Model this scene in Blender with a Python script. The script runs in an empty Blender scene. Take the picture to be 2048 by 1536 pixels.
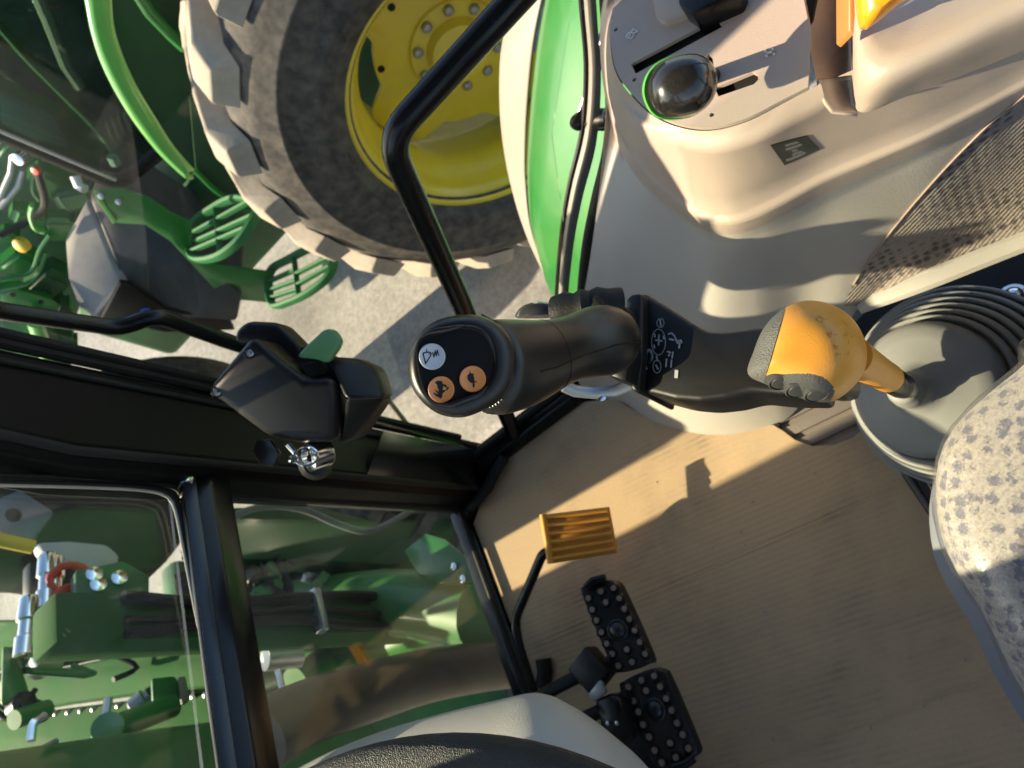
import bpy, bmesh, math, random
from mathutils import Vector, Matrix
random.seed(7)
R = math.radians
sc = bpy.context.scene
COL = sc.collection

# ------------------------------------------------------------------ camera
F, CX, CY = 1425.0, 1024.0, 768.0
CAM_H = 1.15                                   # eye height above the cab floor (z = 0)
_dn = Vector((1100, 450, F)).normalized()
_x = Vector((-974, -2146, F)); _x = (_x - _x.dot(_dn) * _dn).normalized()
_up = -_dn
_y = _up.cross(_x)
EYE = Vector((0, 0, CAM_H))
c_right = Vector((_x[0], _y[0], _up[0])); c_down = Vector((_x[1], _y[1], _up[1])); c_fwd = Vector((_x[2], _y[2], _up[2]))
cam = bpy.data.cameras.new('camera'); cam_o = bpy.data.objects.new('camera', cam); COL.objects.link(cam_o)
m = Matrix((c_right, -c_down, -c_fwd)).transposed().to_4x4(); m.translation = EYE
cam_o.matrix_world = m
cam.sensor_fit = 'HORIZONTAL'; cam.sensor_width = 36; cam.lens = 36 * F / 2048
cam.clip_start = 0.02; cam.clip_end = 400
cam.dof.use_dof = True; cam.dof.focus_distance = 0.455; cam.dof.aperture_fstop = 13.0
sc.camera = cam_o

# ------------------------------------------------------------------ sky, sun, exposure
SUN_AZ, SUN_EL = 4.5, 30.0                     # degrees to the right of straight ahead / above the horizon
w = bpy.data.worlds.new('World'); sc.world = w; w.use_nodes = True
nt = w.node_tree; bg = nt.nodes['Background']
sky = nt.nodes.new('ShaderNodeTexSky'); sky.sky_type = 'NISHITA'; sky.sun_disc = False
sky.sun_elevation = R(SUN_EL); sky.sun_rotation = R(SUN_AZ); sky.dust_density = 1.0
nt.links.new(sky.outputs[0], bg.inputs[0]); bg.inputs[1].default_value = 0.12
sun = bpy.data.lights.new('sun', 'SUN'); sun.energy = 5.0; sun.angle = R(0.6); sun.color = (1, 0.82, 0.58)
sun_o = bpy.data.objects.new('sun', sun); COL.objects.link(sun_o)
sd = Vector((math.sin(R(SUN_AZ)) * math.cos(R(SUN_EL)), math.cos(R(SUN_AZ)) * math.cos(R(SUN_EL)), math.sin(R(SUN_EL))))
sun_o.rotation_euler = (-sd).to_track_quat('-Z', 'Y').to_euler(); sun_o.location = (2, 8, 6)
sc.view_settings.view_transform = 'Standard'; sc.view_settings.look = 'None'
sc.view_settings.exposure = 1.22; sc.view_settings.gamma = 1.0; sc.view_settings.use_curve_mapping = False
sc.render.engine = 'CYCLES'
sc.cycles.max_bounces = 6; sc.cycles.diffuse_bounces = 3; sc.cycles.glossy_bounces = 3; sc.cycles.transparent_max_bounces = 12; sc.cycles.caustics_reflective = False; sc.cycles.caustics_refractive = False; sc.cycles.use_denoising = True
sc.cycles.sample_clamp_indirect = 5; sc.cycles.use_adaptive_sampling = True; sc.cycles.adaptive_threshold = .02

# ------------------------------------------------------------------ photo point -> place in the world
def ray(px, py):
    v = c_right * ((px - CX)) + c_down * ((py - CY)) + c_fwd * F
    return v.normalized()
def Z(px, py, z): r = ray(px, py); return EYE + r * ((z - CAM_H) / r.z)
def XX(px, py, x): r = ray(px, py); return EYE + r * (x / r.x)
def YY(px, py, y): r = ray(px, py); return EYE + r * (y / r.y)
def D(px, py, d): return EYE + ray(px, py) * d
def proj(p):
    q = p - EYE; k = q.dot(c_fwd)
    return (CX + F * q.dot(c_right) / k, CY + F * q.dot(c_down) / k)
def inpoly(pt, poly):
    x, y = pt; c = False; n = len(poly); j = n - 1
    for i in range(n):
        xi, yi = poly[i]; xj, yj = poly[j]
        if (yi > y) != (yj > y) and x < (xj - xi) * (y - yi) / (yj - yi) + xi: c = not c
        j = i
    return c

# ------------------------------------------------------------------ materials
MATS = {}
def mat(name, col, rough=0.5, metal=0.0, coat=0.0, var=0.06, vscale=6.0, bump=0.0, bscale=400.0, spec=0.5, dust=None, dscale=5.0, damt=0.5):
    if name in MATS: return MATS[name]
    mt = bpy.data.materials.new(name); mt.use_nodes = True
    t = mt.node_tree; b = t.nodes['Principled BSDF']; L = t.links.new
    tc = t.nodes.new('ShaderNodeTexCoord')
    n = t.nodes.new('ShaderNodeTexNoise'); n.inputs['Scale'].default_value = vscale; n.inputs['Detail'].default_value = 3
    L(tc.outputs['Object'], n.inputs['Vector'])
    mx = t.nodes.new('ShaderNodeMix'); mx.data_type = 'RGBA'
    mx.inputs['A'].default_value = (*[c * (1 - var) for c in col], 1); mx.inputs['B'].default_value = (*[min(1, c * (1 + var)) for c in col], 1)
    L(n.outputs['Fac'], mx.inputs['Factor']); out = mx.outputs['Result']
    if dust:
        n2 = t.nodes.new('ShaderNodeTexNoise'); n2.inputs['Scale'].default_value = dscale; n2.inputs['Detail'].default_value = 5; n2.inputs['Roughness'].default_value = .65
        L(tc.outputs['Object'], n2.inputs['Vector'])
        rp = t.nodes.new('ShaderNodeMapRange'); rp.inputs['From Min'].default_value = .38; rp.inputs['From Max'].default_value = .68; rp.inputs['To Max'].default_value = damt
        L(n2.outputs['Fac'], rp.inputs['Value'])
        m2 = t.nodes.new('ShaderNodeMix'); m2.data_type = 'RGBA'; m2.inputs['B'].default_value = (*dust, 1)
        L(rp.outputs[0], m2.inputs['Factor']); L(out, m2.inputs['A']); out = m2.outputs['Result']
    L(out, b.inputs['Base Color'])
    b.inputs['Roughness'].default_value = rough; b.inputs['Metallic'].default_value = metal
    b.inputs['Coat Weight'].default_value = coat; b.inputs['Coat Roughness'].default_value = .08
    b.inputs['Specular IOR Level'].default_value = spec
    if rough > .1:
        rr = t.nodes.new('ShaderNodeMapRange'); rr.inputs['To Min'].default_value = max(0, rough - .07); rr.inputs['To Max'].default_value = min(1, rough + .07)
        L(n.outputs['Fac'], rr.inputs['Value']); L(rr.outputs[0], b.inputs['Roughness'])
    if bump:
        n3 = t.nodes.new('ShaderNodeTexNoise'); n3.inputs['Scale'].default_value = bscale; n3.inputs['Detail'].default_value = 3
        L(tc.outputs['Object'], n3.inputs['Vector'])
        bp = t.nodes.new('ShaderNodeBump'); bp.inputs['Strength'].default_value = bump; bp.inputs['Distance'].default_value = .002
        L(n3.outputs['Fac'], bp.inputs['Height']); L(bp.outputs[0], b.inputs['Normal'])
    MATS[name] = mt
    return mt

BEIGE = mat('beige plastic', (.45, .365, .305), .42, bump=.22, bscale=1300, var=.04)
BEIGE_L = mat('pale beige plastic', (.48, .45, .405), .5, bump=.2, bscale=700, var=.05)
BROWN = mat('taupe plastic', (.36, .26, .21), .5, bump=.2, bscale=900)
BLK = mat('black plastic', (.0055, .0055, .006), .40, spec=.32, bump=.08, bscale=1500, dust=(.04, .037, .033), damt=.2)
BLKG = mat('black gloss paint', (.006, .006, .0065), .25, coat=.05, spec=.3, dust=(.04, .037, .033), damt=.15)
BLKP = mat('black post paint', (.005, .005, .0052), .42, spec=.12)
BLKR = mat('black rubber', (.008, .008, .0085), .6, spec=.3, bump=.3, bscale=500, dust=(.05, .047, .043), damt=.25)
BLKS = mat('black satin grip', (.012, .0115, .011), .34, spec=.5, bump=.10, bscale=2200, dust=(.04, .036, .03), damt=.12)
VOID = mat('slot black', (.004, .004, .004), .9)
ORANGE = mat('orange plastic', (.72, .31, .04), .38, bump=.15, bscale=1200, var=.05)
ORANGE_B = mat('orange button', (.85, .32, .10), .35)
WHITE_B = mat('pale button', (.62, .66, .72), .35)
INK = mat('black ink', (.01, .01, .012), .5)
WINK = mat('white ink', (.75, .74, .72), .5)
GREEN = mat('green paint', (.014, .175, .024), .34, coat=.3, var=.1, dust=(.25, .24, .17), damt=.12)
GREEN_K = mat('darkened green', (.010, .055, .014), .5, var=.3)  # tractor green darkened to hold the shade in the wheel arch
GREEN_H = mat('matt dusty green', (.03, .115, .032), .85, spec=.1, var=.25, vscale=9, dust=(.10, .11, .07), damt=.4)
GREEN_L = mat('bright green plastic', (.10, .42, .07), .35, coat=.3)
GREEN_D = mat('dusty green paint', (.04, .19, .045), .5, coat=.2, var=.2, dust=(.16, .15, .10), damt=.35)
GREEN_C = mat('green casting', (.03, .16, .05), .5, var=.3, vscale=14, dust=(.06, .06, .05), damt=.6)
YELLOW = mat('yellow rim paint', (.82, .64, .025), .38, coat=.3, var=.08, dust=(.45, .34, .1), damt=.3)
RUBBER = mat('dusty tyre rubber', (.03, .029, .028), .75, var=.3, bump=.4, bscale=60, dust=(.22, .185, .145), dscale=24, damt=.45)
LUGM = mat('dusty tyre lug', (.44, .375, .295), .8, var=.18, vscale=9, bump=.4, bscale=80, dust=(.12, .10, .08), dscale=11, damt=.4)
CHROME = mat('chrome', (.75, .76, .78), .15, metal=1.0)
STEEL = mat('grey steel', (.35, .36, .37), .35, metal=.8)
GREYP = mat('grey plastic', (.30, .295, .27), .5, bump=.35, bscale=900)
BOOT = mat('grey boot rubber', (.245, .245, .232), .55, var=.08, bump=.1, bscale=300)
SILVER = mat('silver paint', (.36, .37, .38), .35, metal=.5)
RED = mat('red cap', (.6, .06, .03), .4)
YCAP = mat('yellow cap', (.7, .45, .03), .5)
BEIGE_E = mat('cream fender edge', (.31, .285, .24), .55, dust=(.22, .2, .16), damt=.4)
TANKM = mat('black dusty tank', (.03, .03, .032), .55, dust=(.12, .11, .1), damt=.4)

def node_mat(name):
    mt = bpy.data.materials.new(name); mt.use_nodes = True
    return mt, mt.node_tree, mt.node_tree.nodes['Principled BSDF'], mt.node_tree.links.new

def ground_mat():
    mt, t, b, L = node_mat('concrete')
    tc = t.nodes.new('ShaderNodeTexCoord')
    n1 = t.nodes.new('ShaderNodeTexNoise'); n1.inputs['Scale'].default_value = 150; n1.inputs['Detail'].default_value = 4
    n2 = t.nodes.new('ShaderNodeTexNoise'); n2.inputs['Scale'].default_value = 1.3; n2.inputs['Detail'].default_value = 7
    vo = t.nodes.new('ShaderNodeTexVoronoi'); vo.inputs['Scale'].default_value = 55
    for n in (n1, n2, vo): L(tc.outputs['Object'], n.inputs['Vector'])
    r1 = t.nodes.new('ShaderNodeValToRGB'); e = r1.color_ramp.elements
    e[0].position = .3; e[0].color = (.27, .258, .235, 1); e[1].position = .66; e[1].color = (.43, .412, .372, 1)
    L(n1.outputs['Fac'], r1.inputs['Fac'])
    r2 = t.nodes.new('ShaderNodeMapRange'); r2.inputs['From Min'].default_value = .3; r2.inputs['From Max'].default_value = .7; r2.inputs['To Min'].default_value = .62; r2.inputs['To Max'].default_value = 1.15
    L(n2.outputs['Fac'], r2.inputs['Value'])
    n4 = t.nodes.new('ShaderNodeTexNoise'); n4.inputs['Scale'].default_value = 38; n4.inputs['Detail'].default_value = 5; n4.inputs['Roughness'].default_value = .7; L(tc.outputs['Object'], n4.inputs['Vector'])
    r4_ = t.nodes.new('ShaderNodeMapRange'); r4_.inputs['From Min'].default_value = .35; r4_.inputs['From Max'].default_value = .65; r4_.inputs['To Min'].default_value = .72; r4_.inputs['To Max'].default_value = 1.16; L(n4.outputs['Fac'], r4_.inputs['Value'])
    mg = t.nodes.new('ShaderNodeMath'); mg.operation = 'MULTIPLY'; L(r2.outputs[0], mg.inputs[0]); L(r4_.outputs[0], mg.inputs[1])
    mx = t.nodes.new('ShaderNodeMix'); mx.data_type = 'RGBA'; mx.blend_type = 'MULTIPLY'; mx.inputs['Factor'].default_value = 1
    L(r1.outputs[0], mx.inputs['A']); L(mg.outputs[0], mx.inputs['B'])
    L(mx.outputs['Result'], b.inputs['Base Color']); b.inputs['Roughness'].default_value = .85
    bp = t.nodes.new('ShaderNodeBump'); bp.inputs['Strength'].default_value = .25; bp.inputs['Distance'].default_value = .003
    L(vo.outputs['Distance'], bp.inputs['Height']); L(bp.outputs[0], b.inputs['Normal'])
    return mt
CONCRETE = ground_mat()

def card_mat():
    mt, t, b, L = node_mat('cardboard')
    tc = t.nodes.new('ShaderNodeTexCoord')
    wv = t.nodes.new('ShaderNodeTexWave'); wv.wave_type = 'BANDS'; wv.bands_direction = 'X'; wv.inputs['Scale'].default_value = 34; wv.inputs['Distortion'].default_value = .35; wv.inputs['Detail'].default_value = 2; wv.inputs['Detail Scale'].default_value = 3
    rot = t.nodes.new('ShaderNodeMapping'); rot.inputs['Rotation'].default_value = (0, 0, R(8))
    L(tc.outputs['Object'], rot.inputs['Vector']); L(rot.outputs[0], wv.inputs['Vector'])
    big = t.nodes.new('ShaderNodeTexNoise'); big.inputs['Scale'].default_value = 5; big.inputs['Detail'].default_value = 7; big.inputs['Roughness'].default_value = .6
    st = t.nodes.new('ShaderNodeMapping'); st.inputs['Scale'].default_value = (34, 20, 1); st.inputs['Rotation'].default_value = (0, 0, R(8))
    L(tc.outputs['Object'], st.inputs['Vector']); L(tc.outputs['Object'], big.inputs['Vector'])
    stn = t.nodes.new('ShaderNodeTexNoise'); stn.inputs['Scale'].default_value = 1; stn.inputs['Detail'].default_value = 5; L(st.outputs[0], stn.inputs['Vector'])
    fine = t.nodes.new('ShaderNodeTexNoise'); fine.inputs['Scale'].default_value = 260; fine.inputs['Detail'].default_value = 3; L(tc.outputs['Object'], fine.inputs['Vector'])
    ramp = t.nodes.new('ShaderNodeMapRange'); ramp.inputs['From Min'].default_value = .45; ramp.inputs['From Max'].default_value = .66; L(big.outputs['Fac'], ramp.inputs['Value'])
    sr = t.nodes.new('ShaderNodeMapRange'); sr.inputs['From Min'].default_value = .42; sr.inputs['From Max'].default_value = .66; L(stn.outputs['Fac'], sr.inputs['Value'])
    wr = t.nodes.new('ShaderNodeMapRange'); wr.inputs['From Min'].default_value = .35; wr.inputs['From Max'].default_value = .8; L(wv.outputs['Fac'], wr.inputs['Value'])
    mul = t.nodes.new('ShaderNodeMath'); mul.operation = 'MULTIPLY'; L(ramp.outputs[0], mul.inputs[0]); L(sr.outputs[0], mul.inputs[1])
    mulw = t.nodes.new('ShaderNodeMath'); mulw.operation = 'MULTIPLY'; L(mul.outputs[0], mulw.inputs[0]); L(wr.outputs[0], mulw.inputs[1])
    mul2 = t.nodes.new('ShaderNodeMath'); mul2.operation = 'MULTIPLY_ADD'; mul2.inputs[1].default_value = .45; L(mulw.outputs[0], mul2.inputs[0])
    soft = t.nodes.new('ShaderNodeMath'); soft.operation = 'MULTIPLY'; soft.inputs[1].default_value = .30; L(ramp.outputs[0], soft.inputs[0]); L(soft.outputs[0], mul2.inputs[2])
    base = t.nodes.new('ShaderNodeMix'); base.data_type = 'RGBA'; base.inputs['A'].default_value = (.48, .335, .195, 1); base.inputs['B'].default_value = (.56, .395, .235, 1); L(fine.outputs['Fac'], base.inputs['Factor'])
    mx = t.nodes.new('ShaderNodeMix'); mx.data_type = 'RGBA'; mx.inputs['B'].default_value = (.17, .135, .11, 1); L(base.outputs['Result'], mx.inputs['A']); L(mul2.outputs[0], mx.inputs['Factor'])
    # a soft grey dust wash
    g = t.nodes.new('ShaderNodeTexNoise'); g.inputs['Scale'].default_value = 3.1; g.inputs['Detail'].default_value = 4; L(rot.outputs[0], g.inputs['Vector'])
    gr = t.nodes.new('ShaderNodeMapRange'); gr.inputs['From Min'].default_value = .5; gr.inputs['From Max'].default_value = .75; gr.inputs['To Max'].default_value = .28; L(g.outputs['Fac'], gr.inputs['Value'])
    m3 = t.nodes.new('ShaderNodeMix'); m3.data_type = 'RGBA'; m3.inputs['B'].default_value = (.38, .335, .285, 1); L(mx.outputs['Result'], m3.inputs['A']); L(gr.outputs[0], m3.inputs['Factor'])
    L(m3.outputs['Result'], b.inputs['Base Color']); b.inputs['Roughness'].default_value = .8; b.inputs['Specular IOR Level'].default_value = .25
    bp = t.nodes.new('ShaderNodeBump'); bp.inputs['Strength'].default_value = .3; bp.inputs['Distance'].default_value = .001
    L(wv.outputs['Fac'], bp.inputs['Height']); L(bp.outputs[0], b.inputs['Normal'])
    return mt
CARD = card_mat()

def fabric_mat(name, a, c, scale, rot, flake=False):
    mt, t, b, L = node_mat(name)
    tc = t.nodes.new('ShaderNodeTexCoord'); mp = t.nodes.new('ShaderNodeMapping'); mp.inputs['Rotation'].default_value = rot
    L(tc.outputs['Object'], mp.inputs['Vector'])
    v = t.nodes.new('ShaderNodeTexVoronoi'); v.inputs['Scale'].default_value = scale; v.inputs['Randomness'].default_value = .45 if flake else .3
    dn = t.nodes.new('ShaderNodeTexNoise'); dn.inputs['Scale'].default_value = scale * 4; dn.inputs['Detail'].default_value = 3; L(mp.outputs[0], dn.inputs['Vector'])
    ad = t.nodes.new('ShaderNodeVectorMath'); ad.operation = 'SCALE'; ad.inputs['Scale'].default_value = (.9 if flake else .45) / scale; L(dn.outputs['Color'], ad.inputs[0])
    av = t.nodes.new('ShaderNodeVectorMath'); av.operation = 'ADD'; L(mp.outputs[0], av.inputs[0]); L(ad.outputs[0], av.inputs[1]); L(av.outputs[0], v.inputs['Vector'])
    rp = t.nodes.new('ShaderNodeValToRGB'); e = rp.color_ramp.elements
    e[0].position = .30 if flake else .25; e[0].color = (*c, 1); e[1].position = .50 if flake else .5; e[1].color = (*a, 1)
    L(v.outputs['Distance'], rp.inputs['Fac'])
    fn = t.nodes.new('ShaderNodeTexNoise'); fn.inputs['Scale'].default_value = 420; fn.inputs['Detail'].default_value = 2; L(mp.outputs[0], fn.inputs['Vector'])
    fr = t.nodes.new('ShaderNodeMapRange'); fr.inputs['From Min'].default_value = .35; fr.inputs['From Max'].default_value = .65; fr.inputs['To Min'].default_value = .82; fr.inputs['To Max'].default_value = 1.08; L(fn.outputs['Fac'], fr.inputs['Value'])
    fm = t.nodes.new('ShaderNodeMix'); fm.data_type = 'RGBA'; fm.blend_type = 'MULTIPLY'; fm.inputs['Factor'].default_value = 1; L(rp.outputs[0], fm.inputs['A']); L(fr.outputs[0], fm.inputs['B'])
    L(fm.outputs['Result'], b.inputs['Base Color'])
    b.inputs['Roughness'].default_value = .9; b.inputs['Specular IOR Level'].default_value = .15; b.inputs['Sheen Weight'].default_value = .3
    wv = t.nodes.new('ShaderNodeTexWave'); wv.inputs['Scale'].default_value = scale * .9; wv.inputs['Distortion'].default_value = 1.5; wv.bands_direction = 'DIAGONAL'; L(mp.outputs[0], wv.inputs['Vector'])
    bp = t.nodes.new('ShaderNodeBump'); bp.inputs['Strength'].default_value = .35; bp.inputs['Distance'].default_value = .002
    mm = t.nodes.new('ShaderNodeMath'); mm.operation = 'ADD'; L(wv.outputs['Fac'], mm.inputs[0]); L(dn.outputs['Fac'], mm.inputs[1])
    L(mm.outputs[0], bp.inputs['Height']); L(bp.outputs[0], b.inputs['Normal'])
    return mt
KNIT = fabric_mat('knit side fabric', (.36, .30, .25), (.10, .085, .085), 88, (0, 0, R(15)))
SEATF = fabric_mat('woven seat fabric', (.45, .40, .345), (.21, .20, .225), 84, (0, 0, R(30)), True)

def glass_mat(name, tint, dirt=.05, refl=1.0):
    mt, t, b, L = node_mat(name); t.nodes.remove(b); out = t.nodes['Material Output']
    tr = t.nodes.new('ShaderNodeBsdfTransparent'); tr.inputs[0].default_value = (*tint, 1)
    gl = t.nodes.new('ShaderNodeBsdfGlossy'); gl.inputs['Roughness'].default_value = .01; gl.inputs[0].default_value = (refl, refl, refl, 1)
    lw = t.nodes.new('ShaderNodeLayerWeight'); lw.inputs[0].default_value = .5
    pw = t.nodes.new('ShaderNodeMath'); pw.operation = 'POWER'; pw.inputs[1].default_value = 4.5; L(lw.outputs['Facing'], pw.inputs[0])
    fr = t.nodes.new('ShaderNodeMath'); fr.operation = 'MULTIPLY_ADD'; fr.inputs[1].default_value = .9; fr.inputs[2].default_value = .02; L(pw.outputs[0], fr.inputs[0])
    m1 = t.nodes.new('ShaderNodeMixShader'); L(fr.outputs[0], m1.inputs[0]); L(tr.outputs[0], m1.inputs[1]); L(gl.outputs[0], m1.inputs[2])
    df = t.nodes.new('ShaderNodeBsdfDiffuse'); df.inputs[0].default_value = (.7, .68, .62, 1)
    tc = t.nodes.new('ShaderNodeTexCoord'); v = t.nodes.new('ShaderNodeTexVoronoi'); v.inputs['Scale'].default_value = 150; L(tc.outputs['Object'], v.inputs['Vector'])
    n = t.nodes.new('ShaderNodeTexNoise'); n.inputs['Scale'].default_value = 6; n.inputs['Detail'].default_value = 6; L(tc.outputs['Object'], n.inputs['Vector'])
    sp = t.nodes.new('ShaderNodeMapRange'); sp.inputs['From Min'].default_value = .10; sp.inputs['From Max'].default_value = .05; sp.inputs['To Max'].default_value = .5 if dirt > .03 else .15; L(v.outputs['Distance'], sp.inputs['Value'])
    nm = t.nodes.new('ShaderNodeMapRange'); nm.inputs['From Min'].default_value = .35; nm.inputs['From Max'].default_value = .75; nm.inputs['To Max'].default_value = dirt * 2; L(n.outputs['Fac'], nm.inputs['Value'])
    vs = t.nodes.new('ShaderNodeMath'); vs.operation = 'GREATER_THAN'; vs.inputs[1].default_value = .72; sx = t.nodes.new('ShaderNodeSeparateColor'); L(v.outputs['Color'], sx.inputs[0]); L(sx.outputs[0], vs.inputs[0])
    ml = t.nodes.new('ShaderNodeMath'); ml.operation = 'MULTIPLY'; L(sp.outputs[0], ml.inputs[0]); L(vs.outputs[0], ml.inputs[1])
    adn = t.nodes.new('ShaderNodeMath'); adn.operation = 'ADD'; adn.use_clamp = True; L(ml.outputs[0], adn.inputs[0]); L(nm.outputs[0], adn.inputs[1])
    m2 = t.nodes.new('ShaderNodeMixShader'); L(adn.outputs[0], m2.inputs[0]); L(m1.outputs[0], m2.inputs[1]); L(df.outputs[0], m2.inputs[2])
    L(m2.outputs[0], out.inputs['Surface'])
    return mt
GLASS = glass_mat('door glass', (.97, .985, .975), .004)
GLASS_F = glass_mat('dusty front glass', (.93, .965, .93), .026)
GLASS_N = glass_mat('tinted neighbour glass', (.4, .55, .46), .008)

def film_mat():
    mt, t, b, L = node_mat('clear plastic film'); t.nodes.remove(b); out = t.nodes['Material Output']
    tr = t.nodes.new('ShaderNodeBsdfTransparent'); tr.inputs[0].default_value = (.95, .96, .98, 1)
    gl = t.nodes.new('ShaderNodeBsdfGlossy'); gl.inputs['Roughness'].default_value = .22
    lw = t.nodes.new('ShaderNodeMath'); lw.operation = 'POWER'; lw.inputs[1].default_value = 4
    fc = t.nodes.new('ShaderNodeLayerWeight'); fc.inputs[0].default_value = .5; L(fc.outputs['Facing'], lw.inputs[0])
    tc = t.nodes.new('ShaderNodeTexCoord'); n = t.nodes.new('ShaderNodeTexNoise'); n.inputs['Scale'].default_value = 28; n.inputs['Detail'].default_value = 5; n.inputs['Distortion'].default_value = 1.2; L(tc.outputs['Object'], n.inputs['Vector'])
    bp = t.nodes.new('ShaderNodeBump'); bp.inputs['Strength'].default_value = .35; bp.inputs['Distance'].default_value = .004; L(n.outputs['Fac'], bp.inputs['Height']); L(bp.outputs[0], gl.inputs['Normal']); L(bp.outputs[0], fc.inputs['Normal'])
    ms = t.nodes.new('ShaderNodeMath'); ms.operation = 'MULTIPLY_ADD'; ms.inputs[1].default_value = .45; ms.inputs[2].default_value = .045; ms.use_clamp = True; L(lw.outputs[0], ms.inputs[0])
    m1 = t.nodes.new('ShaderNodeMixShader'); L(ms.outputs[0], m1.inputs[0]); L(tr.outputs[0], m1.inputs[1]); L(gl.outputs[0], m1.inputs[2]); L(m1.outputs[0], out.inputs['Surface'])
    return mt
FILM = film_mat()

# ------------------------------------------------------------------ object helpers
def thing(name, label, cat, loc, group=None):
    o = bpy.data.objects.new(name, None); COL.objects.link(o); o.location = loc; o.empty_display_size = .05
    o['label'] = label; o['category'] = cat
    if group: o['group'] = group
    return o
def obj(name, bm, material, parent=None, smooth=True, label=None, sub=0, solid=0, autos=True, bev=0):
    if not isinstance(bm, bpy.types.Mesh):
        bmesh.ops.recalc_face_normals(bm, faces=bm.faces)
        me = bpy.data.meshes.new(name); bm.to_mesh(me); bm.free()
    else: me = bm
    me.materials.clear(); me.materials.append(material)
    if smooth:
        for p in me.polygons: p.use_smooth = True
        if autos: me.set_sharp_from_angle(angle=R(38))
    o = bpy.data.objects.new(name, me); COL.objects.link(o)
    if parent:
        o.parent = parent
        if parent.type == 'EMPTY': o.matrix_parent_inverse = Matrix.Translation(-parent.location)
    if label: o['label'] = label
    if solid: s = o.modifiers.new('solid', 'SOLIDIFY'); s.thickness = solid; s.offset = -1
    if bev: s = o.modifiers.new('bevel', 'BEVEL'); s.width = bev; s.segments = 2; s.limit_method = 'ANGLE'
    if sub: s = o.modifiers.new('sub', 'SUBSURF'); s.levels = sub; s.render_levels = sub
    return o
def tag(o, label, cat, group=None):
    o['label'] = label; o['category'] = cat
    if group: o['group'] = group
    return o
def struct(o): o['kind'] = 'structure'; return o

def catmull(pts, n, closed=False):
    """resample a polyline as a smooth curve with n points"""
    P = [Vector(p) for p in pts]; k = len(P); fine = []
    segs = k if closed else k - 1
    for i in range(segs):
        if closed: a, b, c, d = P[i - 1], P[i], P[(i + 1) % k], P[(i + 2) % k]
        else: a, b, c, d = P[max(i - 1, 0)], P[i], P[i + 1], P[min(i + 2, k - 1)]
        for s in range(12):
            t = s / 12
            fine.append(.5 * ((2 * b) + (c - a) * t + (2 * a - 5 * b + 4 * c - d) * t * t + (3 * b - a - 3 * c + d) * t ** 3))
    fine.append(P[0].copy() if closed else P[-1].copy())
    L = [0]
    for i in range(1, len(fine)): L.append(L[-1] + (fine[i] - fine[i - 1]).length)
    out = []; tot = L[-1]; m_ = n if closed else n - 1; j = 0
    for i in range(n):
        s = tot * i / m_
        while j < len(L) - 2 and L[j + 1] < s: j += 1
        q = 0 if L[j + 1] == L[j] else (s - L[j]) / (L[j + 1] - L[j])
        out.append(fine[j].lerp(fine[j + 1], min(max(q, 0), 1)))
    return out
def loft(rings, closed=True, caps=(True, True), bm=None):
    bm = bm or bmesh.new(); V = [[bm.verts.new(p) for p in r] for r in rings]; n = len(rings[0])
    for i in range(len(V) - 1):
        for j in range(n if closed else n - 1):
            k = (j + 1) % n
            try: bm.faces.new((V[i][j], V[i][k], V[i + 1][k], V[i + 1][j]))
            except ValueError: pass
    if closed and caps[0]: bm.faces.new(V[0][::-1])
    if closed and caps[1]: bm.faces.new(V[-1])
    return bm
def fillet(pts, rad, n=6):
    P = [Vector(p) for p in pts]; out = [P[0]]
    for i in range(1, len(P) - 1):
        a, b, c = P[i - 1], P[i], P[i + 1]; u = (a - b); v = (c - b)
        r = min(rad, u.length * .45, v.length * .45); u = u.normalized() * r; v = v.normalized() * r
        for s in range(n + 1):
            t = s / n; out.append((b + u) * (1 - t) ** 2 + b * 2 * t * (1 - t) + (b + v) * t * t)
    out.append(P[-1]); return out
def tube(pts, r, n=12, rad=0, bm=None, flat=None, caps=True):
    P = [Vector(p) for p in (fillet(pts, rad) if rad else pts)]
    rings = []; prev = None
    for i, p in enumerate(P):
        t = (P[min(i + 1, len(P) - 1)] - P[max(i - 1, 0)]).normalized()
        if prev is None:
            a = Vector((0, 0, 1)) if abs(t.z) < .9 else Vector((1, 0, 0)); e = t.cross(a).normalized()
        else: e = (prev - t * prev.dot(t)).normalized()
        prev = e; f = t.cross(e); rr = r[i] if isinstance(r, (list, tuple)) else r
        k = flat or 1
        rings.append([p + e * math.cos(2 * math.pi * j / n) * rr + f * math.sin(2 * math.pi * j / n) * rr * k for j in range(n)])
    return loft(rings, True, (caps, caps), bm)
def box(c, s, bm=None, rot=None, bev=0):
    b2 = bmesh.new(); bmesh.ops.create_cube(b2, size=1)
    for v in b2.verts: v.co = Vector((v.co.x * s[0], v.co.y * s[1], v.co.z * s[2]))
    if bev: bmesh.ops.bevel(b2, geom=b2.edges[:], offset=bev, segments=2, affect='EDGES', profile=.5)
    M = Matrix.Translation(c) @ (rot.to_4x4() if rot else Matrix())
    bmesh.ops.transform(b2, matrix=M, verts=b2.verts)
    if bm is None: return b2
    me = bpy.data.meshes.new('t'); b2.to_mesh(me); b2.free(); bm.from_mesh(me); bpy.data.meshes.remove(me); return bm
def frame(zdir, c, xhint=(1, 0, 0)):
    z = Vector(zdir).normalized(); x = Vector(xhint); x = (x - z * x.dot(z))
    if x.length < 1e-3: x = Vector((0, 1, 0)); x = x - z * x.dot(z)
    x.normalize(); y = z.cross(x)
    M = Matrix((x, y, z)).transposed().to_4x4(); M.translation = Vector(c); return M
def lathe(profile, M, n=32, bm=None, caps=(True, True)):
    rings = [[M @ Vector((r * math.cos(2 * math.pi * j / n), r * math.sin(2 * math.pi * j / n), h)) for j in range(n)] for r, h in profile]
    return loft(rings, True, caps, bm)
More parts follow.
